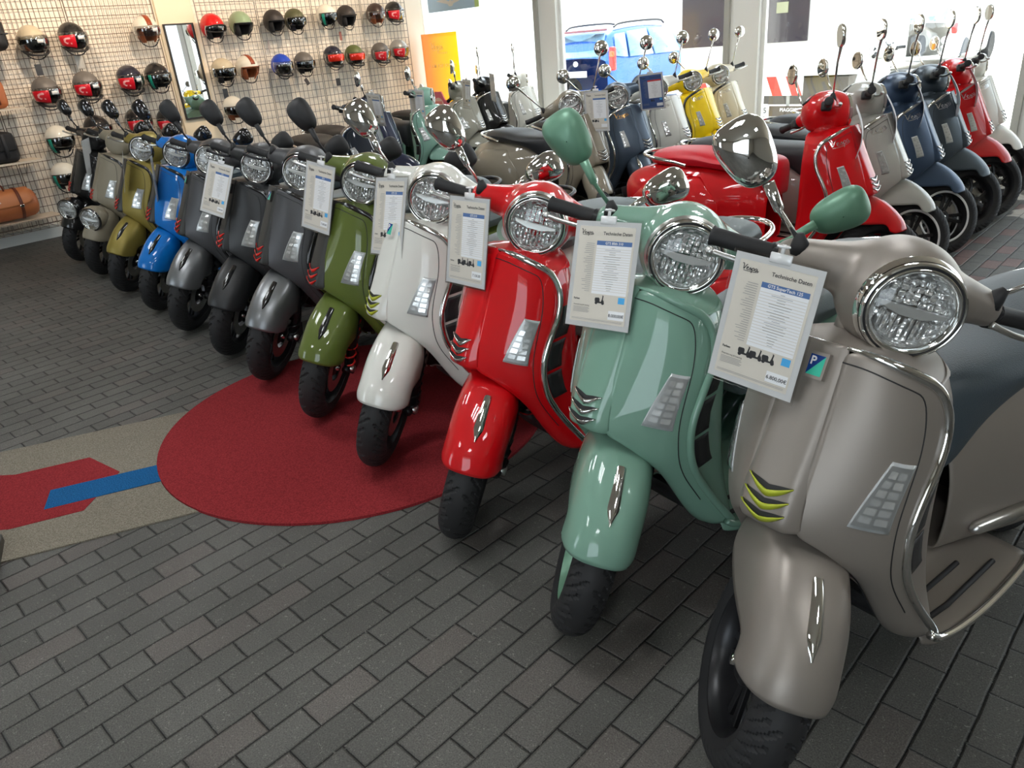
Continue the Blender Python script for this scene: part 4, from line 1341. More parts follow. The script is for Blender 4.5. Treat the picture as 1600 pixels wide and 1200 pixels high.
def price_sheet(tl, u, dn, label, title='', price='', bikes=3, detail=True, blue=False, group='price sheets', full=True, k=1.0):
    u = Vector(u).normalized(); dn = Vector(dn); dn = (dn - u * dn.dot(u)).normalized()
    up = -dn; n = u.cross(up).normalized()
    M4 = (Matrix((u, up, n)).transposed() * k).to_4x4(); M4.translation = Vector(tl)
    t = thing('price_sheet', label, 'price sheet', (0, 0, 0), 0, group)
    t.matrix_world = M4
    ob('sleeve', m_film, sleeve_film, t)
    sh = ob('sheet', m_sheet, paper, t)
    if not full: return t
    ob('print_area', m_area, ink_navy if blue else paper_beige, sh)
    ob('table', m_table, table_w, sh); ob('header_bar', m_head, ink_blue if not blue else ink_red, sh)
    ob('fine_print', m_lines, ink_grey, sh)
    ob('lettering', placed(m_wordp, .024, -.036, z3), ink, sh)
    ob('heading', placed(_tech, .092, -.036, z3), ink, sh)
    if detail:
        ob('table_rows', m_rows, paper_beige, sh)
        ob('caption', placed(_farb, .020, -.216, z3), ink, sh); ob('caption', placed(_fin, .022, -.232, z3), ink, sh)
        if title:
            ob('title', placed(text_mesh(title, .0098, align='CENTER', bold=.0002), (.075 + SW - .020) / 2, -.0612, z3 + .0002), paper, sh)
    ob('blue_square', m_sky, ink_sky, sh); ob('price_box', m_pbox, table_w, sh)
    if price: ob('price', placed(text_mesh(price, .0118, align='CENTER', bold=.0002), SW - .043, -.2545, z3 + .0002), ink, sh)
    xs = [.075, .103, .133][:bikes] if bikes > 1 else [.105]
    for x in xs: ob('scooter_picture', moped(x, -.213, .026, z3), ink, sh)
    c = ob('clip', m_clip, clip_plastic, t); ob('clip_loop', m_loop, clip_plastic, c)
    return t
PS = 'price sheets hanging from the first rank'
price_sheet([-0.6751, 1.2932, 1.0773], [0.9951, -0.0218, -0.0964], [-0.0988, -0.2198, -0.9705], 'white price sheet reading 6.800,00€ hung on the taupe-grey scooter', 'GTS SuperTech 125', '6.800,00€', 3, group=PS, k=0.855)
price_sheet([-1.1695, 1.4226, 1.0606], [0.9959, 0.0836, 0.0332], [0.0591, -0.3298, -0.9422], 'white price sheet reading 8.000,00€ hung on the mint green scooter', 'GTS 80th 310', '8.000,00€', 1, group=PS, k=0.875)
price_sheet([-1.7277, 1.5117, 1.0637], [0.9973, -0.0697, 0.0228], [0.0064, -0.227, -0.9739], 'price sheet in clear sleeve hung on the red scooter of the first rank', 'GTS 310', '7.150,00', 3, group=PS, k=0.885)
price_sheet([-2.2907, 1.6616, 1.0588], [0.9972, -0.0445, 0.0604], [0.0436, -0.3114, -0.9493], 'price sheet hung on the white scooter above its lime gills', 'GTS 125', '7.100,00', 3, group=PS, k=0.930)
price_sheet([-2.8159, 1.7123, 1.0901], [0.9927, 0.0284, -0.1169], [-0.1064, -0.2466, -0.9633], 'price sheet hung on the olive green scooter', 'GTS', '7.300,00', 3, group=PS, k=0.925)
price_sheet([-3.9164, 1.8146, 1.0336], [0.964, 0.1881, -0.1878], [-0.1051, -0.3792, -0.9193], 'price sheet hung between the matt black and the second dark grey scooter', 'GTS', '7.300,00', 3, group=PS, k=0.910)
price_sheet([-5.0220, 1.9716, 0.9917], [0.90, -0.43, 0.05], [0.0546, -0.1421, -0.9883], 'price sheet seen nearly edge-on beside the bright blue scooter', full=False, group=PS, k=0.930)
price_sheet([-5.6358, 2.0274, 0.9917], [0.93, -0.36, 0.05], [0.0307, -0.2393, -0.9705], 'price sheet seen nearly edge-on beside the gold-olive scooter', full=False, group=PS, k=0.930)
price_sheet([-7.0490, 2.2990, 1.0097], [0.80, -0.60, -0.05], [0.02, -0.1808, -0.9748], 'price sheet on the glossy black scooter at the far left', full=False, group=PS, k=0.950)
PS2 = 'price sheets further back'
price_sheet([-3.6276, 4.5514, 1.0767], [0.9894, 0.1427, 0.0255], [0.0225, 0.0224, -0.9995], 'price sheet with a red line hung on the grey-beige scooter', '', '', 2, detail=False, group=PS2, k=0.950)
price_sheet([-3.5798, 5.1554, 1.1330], [0.9275, 0.3686, 0.062], [-0.0007, 0.1678, -0.9858], 'dark blue price sheet hung on the white scooter of the middle rank', '', '', 1, detail=False, blue=True, group=PS2, k=0.930)
price_sheet([-5.8590, 4.2780, 1.1299], [0.9973, 0.0079, -0.0729], [-0.0733, 0.1386, -0.9876], 'price sheet in front of the navy scooter by the wall', '', '', 1, detail=False, group=PS2, k=0.930)
price_sheet([-6.2494, 5.0855, 1.0858], [0.9923, 0.1135, -0.0492], [-0.0497, 0.0011, -0.9988], 'price sheet hung on the pale mint scooter', '', '', 1, detail=False, group=PS2, k=0.950)
price_sheet([-6.2400, 5.8080, 1.1152], [0.95, -0.30, -0.05], [0.1393, -0.1205, -0.9829], 'narrow looking price sheet on the stone grey scooter', '', '', 1, detail=False, group=PS2, k=0.960)
price_sheet([-6.2880, 6.2592, 1.1344], [0.86, -0.50, -0.05], [0.12, -0.04, -0.9879], 'narrow looking white sheet on the black scooter by the corner window', full=False, group=PS2, k=0.960)
# curled sleeves in the right rank, seen almost edge-on
film_w = mat('milky_sleeve', (.66, .64, .66, 1), rough=.35)
for (x, y, z), dx, lab in [((-1.626, 4.35, .997), .03, 'red scooter with the red seat'), ((-1.666, 4.9, .998), .07, 'silver-grey scooter'), ((-1.679, 5.45, 1.009), .05, 'matt blue scooter'),
                      ((-1.636, 6.0, 1.001), .07, 'storm grey scooter'), ((-1.671, 6.55, 1.005), .07, 'red scooter near the right window post')]:
    x, y, z = x * .94, y * .94, 1.48 + (z - 1.48) * .94
    rows = []
    for i in range(9):
        v = i / 8
        xx = x + dx * v + .035 * sin(pi * v)
        rows.append([(xx + .010 * sin(3.1 * w) - .37 * .17 * (w - .5), y + .93 * .17 * (w - .5) - .02 * v, z - .25 * v) for w in (0, .33, .66, 1)])
    me = solid(grid(rows, name='sheet_sleeve'), .0008, 1)
    tag(ob('price_sheet', me, film_w), 'curled clear sleeve hanging edge-on from the ' + lab, 'price sheet', 'curled sleeves in the right rank')

# round start number sticker, mint, behind the red headlight
t = thing('number_plate', 'small round mint board with a red number 4 on the white scooter seat', 'sign', (-1.865, 1.95, .80))
t.rotation_euler = (radians(80), 0, radians(35))
t.matrix_world = Matrix.Translation((-1.963, 2.0, .820)) @ Vector((.62, -.76, .16)).to_track_quat('Z', 'Y').to_matrix().to_4x4()
def disc_mesh(r, z, th, n=40):
    return MB().lathe([(z, 0), (z, r), (z - th, r), (z - th, 0)], 'z', n).mesh('disc')
ob('board', autosmooth(disc_mesh(.056, 0, .004)), mat('mint_board', srgb(160, 200, 182), rough=.4), t)
ob('disc', autosmooth(disc_mesh(.038, .002, .002)), paper, t)
ob('number', placed(text_mesh('4', .058, align='CENTER', bold=.0015), 0, -.020, .0026), ink_red, t)

# ------------------------------------------------------------------ wire mesh wall with helmets
wire_d = mat('mesh_wire', srgb(104, 86, 70), rough=.45, metal=.3)
wire_g = mat('mesh_wire_grey', srgb(120, 116, 114), rough=.45, metal=.3)
def mesh_panel(y0, y1, z0, z1, dy, dz, m, label, group):
    mb = MB()
    X = WX + .055
    n = int(round((y1 - y0) / dy))
    for i in range(n + 1):
        y = y0 + (y1 - y0) * i / n
        r = .0040 if i in (0, n) else .0027
        mb.tube([(X, y, z0), (X, y, z1)], r, 5, cap=False)
    n = int(round((z1 - z0) / dz))
    for i in range(n + 1):
        z = z0 + (z1 - z0) * i / n
        mb.tube([(X + .004, y0, z), (X + .004, y1, z)], .0031, 5, cap=False)
    for z in (z0 + .3, z1 - .3):
        for y in (y0 + .06, y1 - .06):
            mb.tube([(WX + .004, y, z), (X, y, z)], .005, 6)
    tag(ob('wire_mesh_panel', mb.mesh('wire_mesh'), m), label, 'wire mesh', group)
pan = [(1.45, 2.14), (2.16, 2.98), (3.0, 3.86)]
labs = ['left-most wire mesh panel behind the bags', 'wire mesh panel behind the red-film helmets at left', 'wire mesh panel just left of the wall mirror']
for (a, b_), l in zip(pan, labs):
    mesh_panel(a, b_, .14, 2.6, .043, .0845, wire_d, l, 'fine mesh panels left of the mirror')
pan = [(4.33, 5.05), (5.07, 5.79), (5.81, 6.53), (6.55, 7.27)]
labs = ['wire mesh panel just right of the wall mirror', 'wire mesh panel behind the olive and black helmets', 'wire mesh panel behind the white and black helmets', 'last wire mesh panel before the window corner']
for (a, b_), l in zip(pan, labs):
    mesh_panel(a, b_, .14, 2.6, .06, .0845, wire_g, l, 'wire mesh panels right of the mirror')

# helmet shapes, facing +x
def hpt(th, ph, a=.150, b=.126, c=.140, e=0):
    x = a * cos(th) * cos(ph); y = b * sin(th) * cos(ph); z = c * sin(ph)
    if x < 0: x *= .98
    return Vector((x, y, z))
def shell_mesh(chin):
    rows = []
    NP, NT = 16, 40
    vs = []; fs = []; idx = {}
    for j in range(NT):
        th = -pi + 2 * pi * j / NT
        front = max(0, cos(th))
        side_ = abs(sin(th))
        # lower rim: high over the brow in front, low at ears and neck
        if cos(th) > .45: lo = radians(3)
        elif cos(th) > .10:
            k = (cos(th) - .10) / .35; lo = radians(-52) * (1 - k) + radians(3) * k
        else: lo = radians(-52)
        for i in range(NP + 1):
            ph = lo + (radians(90) - lo) * i / NP
            p = hpt(th, ph)
            if ph < 0: p.x *= 1 + .03; p.y *= (1 + .10 * ph)
            vs.append(p)
    for j in range(NT):
        l = (j + 1) % NT
        for i in range(NP):
            fs.append((j * (NP + 1) + i, l * (NP + 1) + i, l * (NP + 1) + i + 1, j * (NP + 1) + i + 1))
    me = new_mesh('helmet_shell', vs, fs)
    bm = bmesh.new(); bm.from_mesh(me)
    bmesh.ops.remove_doubles(bm, verts=bm.verts, dist=1e-4)
    bmesh.ops.recalc_face_normals(bm, faces=bm.faces)
    bm.to_mesh(me); bm.free()
    return solid(me, .007, 1)
h_shell = shell_mesh(False)
def arcpatch(t0, t1, p0, p1, off, name, nt=14, np_=8, taper=0, a=.150, b=.126, c=.140):
    vs = []; fs = []
    for i in range(nt + 1):
        th = radians(t0 + (t1 - t0) * i / nt)
        for j in range(np_ + 1):
            q0 = p0 + taper * abs(math.sin(th)) ** 2
            ph = radians(q0 + (p1 - q0) * j / np_)
            vs.append(hpt(th, ph, a + off, b + off, c + off))
    for i in range(nt):
        for j in range(np_):
            k = i * (np_ + 1) + j
            fs.append((k, k + np_ + 1, k + np_ + 2, k + 1))
    return bake(new_mesh(name, vs, fs), [('SOLIDIFY', dict(thickness=.002, offset=0))])
h_visor_long = arcpatch(-82, 82, -52, 16, .016, 'visor', taper=22)
h_visor_short = arcpatch(-80, 80, -26, 12, .014, 'visor', taper=6)
h_film = arcpatch(-70, -8, -40, 6, .020, 'visor_film', taper=14)
h_film2 = arcpatch(-62, 62, -22, 10, .0175, 'visor_film')
h_mark = MB()
mk = [(-52, -8), (-50, 2), (-42, 5), (-26, 5), (-26, 0), (-40, 0), (-45, -5), (-42, -10), (-24, -12), (-24, -17), (-44, -15)]
h_mark = bake(new_mesh('film_mark', [hpt(radians(a), radians(b - 7), .1725, .1485, .1625) for a, b in mk], [tuple(range(len(mk)))]), [('TRIANGULATE', {})])
h_sticker = arcpatch(2, 26, -10, 2, .019, 'sticker', 4, 2)
h_peak = None
rows = []
for th in range(-70, 71, 14):
    t_ = radians(th)
    rows.append([hpt(t_, radians(10), .150, .126, .140), hpt(t_, radians(7), .150, .126, .140) + Vector((.035 * cos(t_), .01 * sin(t_), -.002)), hpt(t_, radians(3), .15, .126, .14)])
h_peak = solid(grid(rows, name='peak'), .002, 1)
# dark lining: cheek pads and neck roll
lin = MB()
lin_me = []
rows = []
for th in range(0, 361, 15):
    t_ = radians(th)
    lo = -50 if cos(t_) < .10 else (-50 + 50 * min(1, (cos(t_) - .10) / .35))
    rows.append([hpt(t_, radians(lo), .148, .124, .138), hpt(t_, radians(lo - 6), .138, .112, .132), hpt(t_, radians(lo - 2), .118, .092, .112), hpt(t_, radians(max(lo, 0) + 15), .112, .088, .105), hpt(t_, radians(60), .105, .085, .10), hpt(t_, radians(88), .10, .08, .10)])
h_lining = sub(grid(rows, name='lining'), 1)
h_cheek = [sub(grid([[hpt(radians(s * a), radians(ph), .140, .118 - d, .150) for ph in (-4, -20, -38, -56)] for a, d in ((96, 0), (70, 0), (52, .004), (46, .03), (60, .045))], name='cheek_pad'), 1) for s in (1, -1)]
h_strap = MB().tube(smooth_path([(.02, .10, -.10), (.035, .06, -.155), (.045, 0, -.170), (.035, -.06, -.155), (.02, -.10, -.10)]), .0055, 6).mesh('chin_strap')
h_guard = MB().tube(smooth_path([(.0, .112, -.075), (.07, .10, -.112), (.125, .055, -.128), (.142, 0, -.132), (.125, -.055, -.128), (.07, -.10, -.112), (.0, -.112, -.075)]), .011, 8).mesh('chin_guard')
h_stripe = arcpatch(-12, 12, 15, 89, .0012, 'stripe', 3, 12)
def stripe_mesh():
    vs = []; fs = []
    n = 20
    for i in range(n + 1):
        al = radians(14 + (150) * i / n)
        x = .1512 * cos(al); z = .1412 * sin(al)
        for y in (-.026, 0, .026):
            k = math.sqrt(max(0, 1 - (y / .126) ** 2))
            vs.append((x * k, y, z * k + .0012))
    for i in range(n):
        for j in range(2):
            a = i * 3 + j; fs.append((a, a + 3, a + 4, a + 1))
    return bake(new_mesh('stripe', vs, fs), [('SOLIDIFY', dict(thickness=.002, offset=0))])
h_stripe = stripe_mesh()
rimp = []
for j in range(28):
    th = -80 + 160 * j / 27
    t_ = radians(th)
    lo = 3 if cos(t_) > .45 else -52 + 55 * max(0, (cos(t_) - .10) / .35)
    rimp.append(hpt(t_, radians(lo), .152, .128, .142))
h_rim = MB().tube(rimp, .0055, 6).mesh('edge_rim')
h_goggle = arcpatch(-58, 58, -22, 4, .010, 'goggles', 12, 4)
h_gogrim = MB().tube([hpt(radians(60 * cos(2 * pi * k / 30)), radians(-9 + 14 * sin(2 * pi * k / 30)), .164, .140, .154) for k in range(30)], .006, 6, closed=True).mesh('goggle_frame')
h_side = arcpatch(-64, -50, -46, 8, .017, 'side_flash', 3, 8)
h_hook = MB().tube([(-.158, 0, .06), (-.10, 0, .06), (-.06, 0, .075)], .004, 6).mesh('hook')
h_tag = MB().box((.03, -.02, -.225), (.001, .05, .085), Matrix.Rotation(.5, 3, 'X')).tube([(.03, -.01, -.18), (.035, 0, -.165)], .001, 4).mesh('hang_tag', False)
cols = dict(beige=gloss('helmet_beige', 196, 184, 158), black=gloss('helmet_black', 26, 26, 28), white=gloss('helmet_white', 226, 222, 208), red=gloss('helmet_red', 206, 18, 22),
            sage=gloss('helmet_sage', 142, 164, 130), mblack=mat('helmet_matt_black', srgb(46, 42, 42), rough=.55), olive=mat('helmet_olive', srgb(82, 84, 58), rough=.5), brown=mat('helmet_dark_brown', srgb(52, 34, 30), rough=.4, coat=.4),
            grey=mat('helmet_grey', srgb(104, 100, 96), rough=.45), navy=gloss('helmet_navy', 34, 36, 52), blue=gloss('helmet_blue', 30, 70, 190), silver=mat('helmet_silver', srgb(178, 176, 172), rough=.35, metal=.4), ogreen=mat('helmet_green', srgb(94, 104, 60), rough=.5))
tan = leather('tan', 150, 82, 46)
teal = mat('teal_flash', srgb(30, 140, 120), rough=.3)
lining_m = mat('helmet_lining', (.018, .018, .02, 1), rough=.85)
def helmet(y, z, col, kind, label, group, size=1.0, rz=0.0, tagcard=False):
    xs = WX + .060 + .157 * size
    t = thing('helmet', label, 'helmet', (xs, y, z), rz, group)
    t.scale = (size,) * 3
    trim_ = tan if 'tan' in kind else blackplastic
    ob('shell', h_shell, cols[col], t)
    ob('lining', h_lining, tan if 'tan' in kind else lining_m, t)
    for c_ in h_cheek: ob('cheek_pad', c_, tan if 'tan' in kind else lining_m, t)
    ob('edge_rim', h_rim, chrome if 'crim' in kind else (tan if 'tan' in kind else (cols['white'] if 'wrim' in kind else blackplastic)), t)
    ob('chin_strap', h_strap, lining_m, t)
    if 'long' in kind:
        ob('visor', h_visor_long, clear_visor, t)
        ob('chin_guard', h_guard, blackplastic, t)
    if 'smoke' in kind: ob('visor', h_visor_short, smoke_visor, t)
    if 'short' in kind: ob('visor', h_visor_short, clear_visor, t)
    if 'film' in kind:
        f = ob('visor_film', h_film, red_tint, t); ob('film_mark', h_mark, mat('pale_pink_print', srgb(238, 170, 170), rough=.4), f)
    if 'redv' in kind: ob('visor', h_film2, red_visor, t)
    if 'peak' in kind: ob('peak', h_peak, cols[col], t)
    if 'stripe' in kind: ob('stripe', h_stripe, mat('brown_stripe', srgb(150, 66, 36), rough=.4), t)
    if 'gog' in kind:
        g = ob('goggle_frame', h_gogrim, blackplastic, t); ob('goggle_lens', h_goggle, smoke_visor, g)
    if 'teal' in kind: ob('side_flash', h_side, teal, t)
    if 'stick' in kind: ob('sticker', h_sticker, paper, t)
    ob('hook', h_hook, chrome, t)
    if tagcard: ob('hang_tag', h_tag, mat('tag_card', srgb(70, 66, 66), rough=.6), t)
    return t
H = [
 (2.58, 1.81, 'beige', 'long stick', 'beige open-face helmet, top row far left'),
 (2.94, 1.82, 'black', 'long film stick', 'black helmet with red visor film in the top row'),
 (3.67, 1.85, 'white', 'short stripe tan stick', 'white helmet with brown stripe beside the mirror top'),
 (4.40, 1.84, 'red', 'gog wrim', 'red helmet with white edge and goggles'),
 (4.74, 1.85, 'sage', 'open', 'sage green open helmet next to the red one'),
 (5.17, 1.86, 'mblack', 'open', 'matt black round open helmet left of the olive one'),
 (5.45, 1.86, 'olive', 'smoke crim', 'olive helmet with dark inner visor in the top row'),
 (5.90, 1.89, 'white', 'smoke teal', 'white helmet with teal flash in the top row'),
 (6.19, 1.87, 'mblack', 'open peak', 'matt black helmet with small peak in the top row'),
 (6.65, 1.88, 'brown', 'short tan', 'dark brown helmet with tan leather lining, top row'),
 (6.95, 1.89, 'black', 'long film stick', 'black helmet with red film at the right end of the top row'),
 (2.56, 1.36, 'grey', 'long film stick', 'grey helmet with red film, second row far left'),
 (2.94, 1.38, 'grey', 'long film stick', 'grey helmet with red film and a price card, second in its row'),
 (3.37, 1.40, 'navy', 'long film stick', 'navy helmet with red film left of the black-and-teal one'),
 (3.66, 1.40, 'black', 'smoke teal', 'black helmet with teal flash left of the wall mirror'),
 (4.41, 1.39, 'beige', 'smoke crim', 'beige helmet right of the wall mirror'),
 (4.71, 1.40, 'white', 'open stripe tan', 'cream helmet with brown stripe in the second row'),
 (5.16, 1.39, 'blue', 'long', 'bright blue helmet with clear visor'),
 (5.47, 1.39, 'grey', 'smoke tagc', 'grey helmet with a dangling black tag'),
 (5.90, 1.43, 'navy', 'long redv', 'navy helmet with red mirrored visor'),
 (6.22, 1.42, 'ogreen', 'long redv', 'olive helmet with red mirrored visor'),
 (6.64, 1.42, 'grey', 'long film', 'dark grey helmet with red film, right part of the second row'),
 (6.95, 1.44, 'silver', 'long film', 'silver helmet with red film at the right end of the second row'),
 (4.44, .99, 'white', 'smoke tan', 'cream helmet with brown lining low on the wall, right of the mirror'),
 (2.54, .92, 'white', 'smoke teal', 'cream helmet with teal flash, third row far left'),
 (2.92, .97, 'black', 'smoke', 'black helmet half hidden behind the beige scooter'),
 (3.34, .99, 'black', 'long film', 'black helmet with red film, third row, left of its neighbour'),
 (3.66, .95, 'black', 'long film', 'black helmet with red film and large clear visor, third row under the mirror'),
 (2.49, .58, 'white', 'smoke teal', 'cream helmet low on the wall behind the black scooter'),
]
for i, (y, z, c_, k_, l_) in enumerate(H):
    helmet(y, z, c_, k_, l_, 'helmets on the mesh wall', size=.92 if y > 5 else .98, rz=radians(-4 + (i * 37 % 9)), tagcard='tagc' in k_)
# small cards hanging on the mesh
cards = [(2.60, 1.56, srgb(70, 72, 76), .06, .10, 'dark grey tag card above the left grey helmet'), (2.99, 1.60, srgb(205, 200, 190), .08, .12, 'pale price card above the second grey helmet'),
         (4.45, 1.15, srgb(66, 66, 70), .06, .11, 'dark tag card above the low cream helmet'), (6.0, 1.13, srgb(50, 50, 54), .06, .09, 'black tag card beside the navy scooter mirror'),
         (6.15, 1.66, srgb(150, 90, 78), .035, .10, 'narrow reddish tag card under the peaked helmet'), (5.12, 1.62, srgb(160, 150, 145), .03, .09, 'narrow grey tag card above the blue helmet')]
for y, z, c_, w_, h_, l_ in cards:
    t = thing('tag_card', l_, 'tag', (WX + .07, y, z), 0, 'tag cards on the mesh wall')
    ob('card', MB().box((.01, 0, 0), (.002, w_, h_)).mesh('card', False), mat('card_' + l_[:14].replace(' ', '_'), c_, rough=.5), t)
    ob('string', MB().tube([(.01, 0, h_ / 2 - .01), (-.006, 0, h_ / 2 + .03)], .0012, 5).mesh('string'), ink_grey, t)

# wall mirror with black frame
t = thing('wall_mirror', 'tall narrow mirror with black frame on the mesh wall', 'mirror', (WX + .045, 4.095, 1.415))
fr = MB()
for y in (-.16, .16): fr.box((.012, y, 0), (.024, .016, .97))
for z in (-.477, .477): fr.box((.012, 0, z), (.024, .304, .016))
ob('mirror_frame', fr.mesh('mirror_frame', False), blackplastic, t)
ob('mirror_glass', MB().box((.008, 0, 0), (.006, .305, .94)).mesh('glass', False), mat('silvered_glass', (.88, .9, .9, 1), rough=.01, metal=1), t)

# shelves, baskets and bags at the left
shelf_m = mat('shelf_cream', srgb(214, 200, 180), rough=.5)
for z, y1, lab in ((1.255, 2.29, 'cream shelf board under the tan leather bag'), (.785, 2.30, 'cream shelf board under the black bag')):
    t = thing('shelf', lab, 'shelf', (WX + .06, 1.85, z), 0, 'small shelves')
    ob('board', MB().box((.17, (y1 - 1.85) / 2 - .2, -.008), (.33, y1 - 1.85 + .4, .016)).mesh('board', False), shelf_m, t)
    for y in (y1 - 1.85 - .1, -.25):
        ob('bracket', MB().tube([(.0, y, -.16), (.14, y, -.018)], .003, 6).tube([(0, y, -.018), (.3, y, -.018)], .003, 6).mesh('bracket'), wire_d, t)
t = thing('basket_shelf', 'low wire basket shelf carrying the brown duffel bag', 'shelf', (WX + .06, 1.75, .25))
mb = MB()
for i in range(0, 13): mb.tube([(.36, -.4 + i * .08, 0), (.36, -.4 + i * .08, -.10)], .0022, 5, cap=False).tube([(.0, -.4 + i * .08, -.10), (.36, -.4 + i * .08, -.10)], .0022, 5, cap=False)
for k_ in range(3): mb.tube([(.362, -.42, -.05 * k_), (.362, .58, -.05 * k_)], .0024, 5)
ob('basket_wires', mb.mesh('basket'), wire_d, t)
ob('board', MB().box((.17, .08, -.006), (.34, .96, .012)).mesh('board', False), shelf_m, t)

def rbox(d, bev, seg=3):
    return bake(MB().box((0, 0, 0), d).mesh('b', False), [('BEVEL', dict(width=bev, segments=seg))])
def mv(me, x, y, z):
    me.transform(Matrix.Translation((x, y, z))); return me
brown = leather('brown', 176, 104, 62); dbrown = leather('dark_brown', 100, 48, 30); blackcloth = leather('bag_black', 30, 30, 32, .7)
t = thing('duffel_bag', 'light brown leather duffel bag with straps on the basket shelf', 'bag', (WX + .26, 1.80, .262))
def duffel():
    rows = []
    for y, s in ((-.36, .30), (-.35, .72), (-.31, .95), (-.15, 1), (.15, 1), (.31, .95), (.35, .72), (.36, .30)):
        rows.append([(.135 * s * cos(a) * (1.05 if sin(a) < 0 else 1), y, .145 + .145 * s * max(sin(a), -.98)) for a in [2 * pi * k / 20 for k in range(20)]])
    me = grid(rows, closed=True, name='duffel')
    bm = bmesh.new(); bm.from_mesh(me)
    bmesh.ops.holes_fill(bm, edges=[e for e in bm.edges if e.is_boundary], sides=40)
    bmesh.ops.recalc_face_normals(bm, faces=bm.faces)
    bm.to_mesh(me); bm.free()
    return sub(me, 1)
ob('bag_body', duffel(), brown, t)
rows = []
for y in (-.30, -.15, 0, .15, .30):
    sag = .03 * (1 - (y / .3) ** 2)
    rows.append([(.1395 * cos(radians(a)), y, .147 + .149 * sin(radians(a))) for a in (120, 95, 70, 45, 22 - 300 * sag * .3, 2 - 300 * sag * .8)])
ob('flap', solid(grid(rows, name='flap'), .004, 2), leather('flap_brown', 190, 118, 72), t)
for y in (-.17, .19):
    s_ = ob('strap', solid(grid([[(.1430 * cos(radians(a)), y + w, .147 + .1525 * sin(radians(a))) for w in (-.014, .014)] for a in range(110, -75, -12)], name='strap'), .003), dbrown, t)
    ob('buckle', mv(rbox((.010, .036, .026), .004, 2), .142, y, .135), chrome, s_)
hd = smooth_path([(.05, -.10, .285), (.06, -.09, .345), (.06, 0, .37), (.06, .09, .345), (.05, .10, .285)])
ob('handle', MB().tube(hd, .008, 8).mesh('handle'), dbrown, t)
ob('price_tag', MB().box((.10, .03, .315), (.006, .06, .035), Matrix.Rotation(.8, 3, 'Y')).mesh('tag', False), paper, t)
wm_ = wordmark(.022, .1)
for v in wm_.vertices:
    v.co = Vector((.1385 + .008, -.05 + v.co.x, .19 + v.co.y * 1))
for v in wm_.vertices:
    a = math.asin(min(.99, (v.co.z - .147) / .156)); v.co.x = .1475 * cos(a) + .002
ob('lettering', wm_, paper, t)
t = thing('black_bag', 'black soft travel bag on the middle shelf at the left edge', 'bag', (WX + .25, 1.90, .787))
ob('bag_body', mv(rbox((.26, .46, .27), .05, 4), 0, 0, .137), blackcloth, t)
ob('flap', mv(rbox((.02, .42, .15), .008, 2), .135, 0, .185), blackcloth, t)
for y in (-.12, .12): ob('strap', mv(rbox((.012, .03, .22), .004, 1), .148, y, .15), blackplastic, t)
t = thing('tan_bag', 'tan leather saddle bag on the upper shelf cut off by the left edge', 'bag', (WX + .25, 1.93, 1.257))
ob('bag_body', mv(rbox((.22, .52, .25), .055, 4), 0, 0, .128), brown, t)
ob('strap', mv(rbox((.012, .03, .19), .004, 1), .114, .17, .13), dbrown, t)
ob('buckle', mv(rbox((.012, .045, .03), .004, 1), .120, .17, .14), chrome, t)
t = thing('top_case', 'black hard top case on the wall, top left corner', 'case', (WX + .24, 2.03, 1.735))
ob('case_body', mv(rbox((.34, .62, .28), .07, 4), 0, 0, .142), blackplastic, t)
ob('lid_seam', mv(rbox((.35, .63, .014), .004, 1), 0, 0, .14), darkchrome, t)
ob('bracket', MB().tube([(-.175, -.2, .01), (.1, -.2, .0)], .006, 6).tube([(-.175, .2, .01), (.1, .2, .0)], .006, 6).mesh('bracket'), wire_d, t)

# yellow poster and the little pink crest display in the corner
t = thing('poster', 'orange and yellow poster standing in the corner window', 'poster', (-8.42, WY - .12, 0))
gm = bpy.data.materials.new('poster_print'); gm.use_nodes = True
n_ = gm.node_tree; b_ = n_.nodes['Principled BSDF']; tc = n_.nodes.new('ShaderNodeTexCoord'); sp_ = n_.nodes.new('ShaderNodeSeparateXYZ'); rp = n_.nodes.new('ShaderNodeValToRGB')
n_.links.new(tc.outputs['Generated'], sp_.inputs[0]); n_.links.new(sp_.outputs['X'], rp.inputs[0]); n_.links.new(rp.outputs[0], b_.inputs['Base Color'])
rp.color_ramp.elements[0].color = srgb(216, 132, 66); rp.color_ramp.elements[1].color = srgb(250, 206, 30); rp.color_ramp.elements[0].position = .15
b_.inputs['Roughness'].default_value = .4
tl_ = n_.nodes.new('ShaderNodeBsdfTranslucent'); mx_ = n_.nodes.new('ShaderNodeMixShader'); mx_.inputs[0].default_value = .45
n_.links.new(rp.outputs[0], tl_.inputs['Color']); n_.links.new(b_.outputs[0], mx_.inputs[1]); n_.links.new(tl_.outputs[0], mx_.inputs[2])
n_.links.new(mx_.outputs[0], n_.nodes['Material Output'].inputs['Surface'])
ob('print', new_mesh('poster', [(-.36, 0, .70), (.36, 0, .70), (.36, 0, 1.60), (-.36, 0, 1.60)], [(0, 1, 2, 3)], False), gm, t)
ob('stand', MB().box((-.25, .02, .35), (.03, .03, .70)).box((.25, .02, .35), (.03, .03, .70)).box((0, .02, .015), (.66, .16, .03)).mesh('stand', False), frame_grey, t)
RX = Matrix.Rotation(radians(90), 4, 'X')
pt = bpy.data.materials.new('poster_white'); pt.use_nodes = True
n2 = pt.node_tree; bp = n2.nodes['Principled BSDF']; bp.inputs['Base Color'].default_value = (.95, .95, .95, 1)
tl2 = n2.nodes.new('ShaderNodeBsdfTranslucent'); mx2 = n2.nodes.new('ShaderNodeMixShader'); mx2.inputs[0].default_value = .75
n2.links.new(bp.outputs[0], mx2.inputs[1]); n2.links.new(tl2.outputs[0], mx2.inputs[2]); n2.links.new(mx2.outputs[0], n2.nodes['Material Output'].inputs['Surface'])
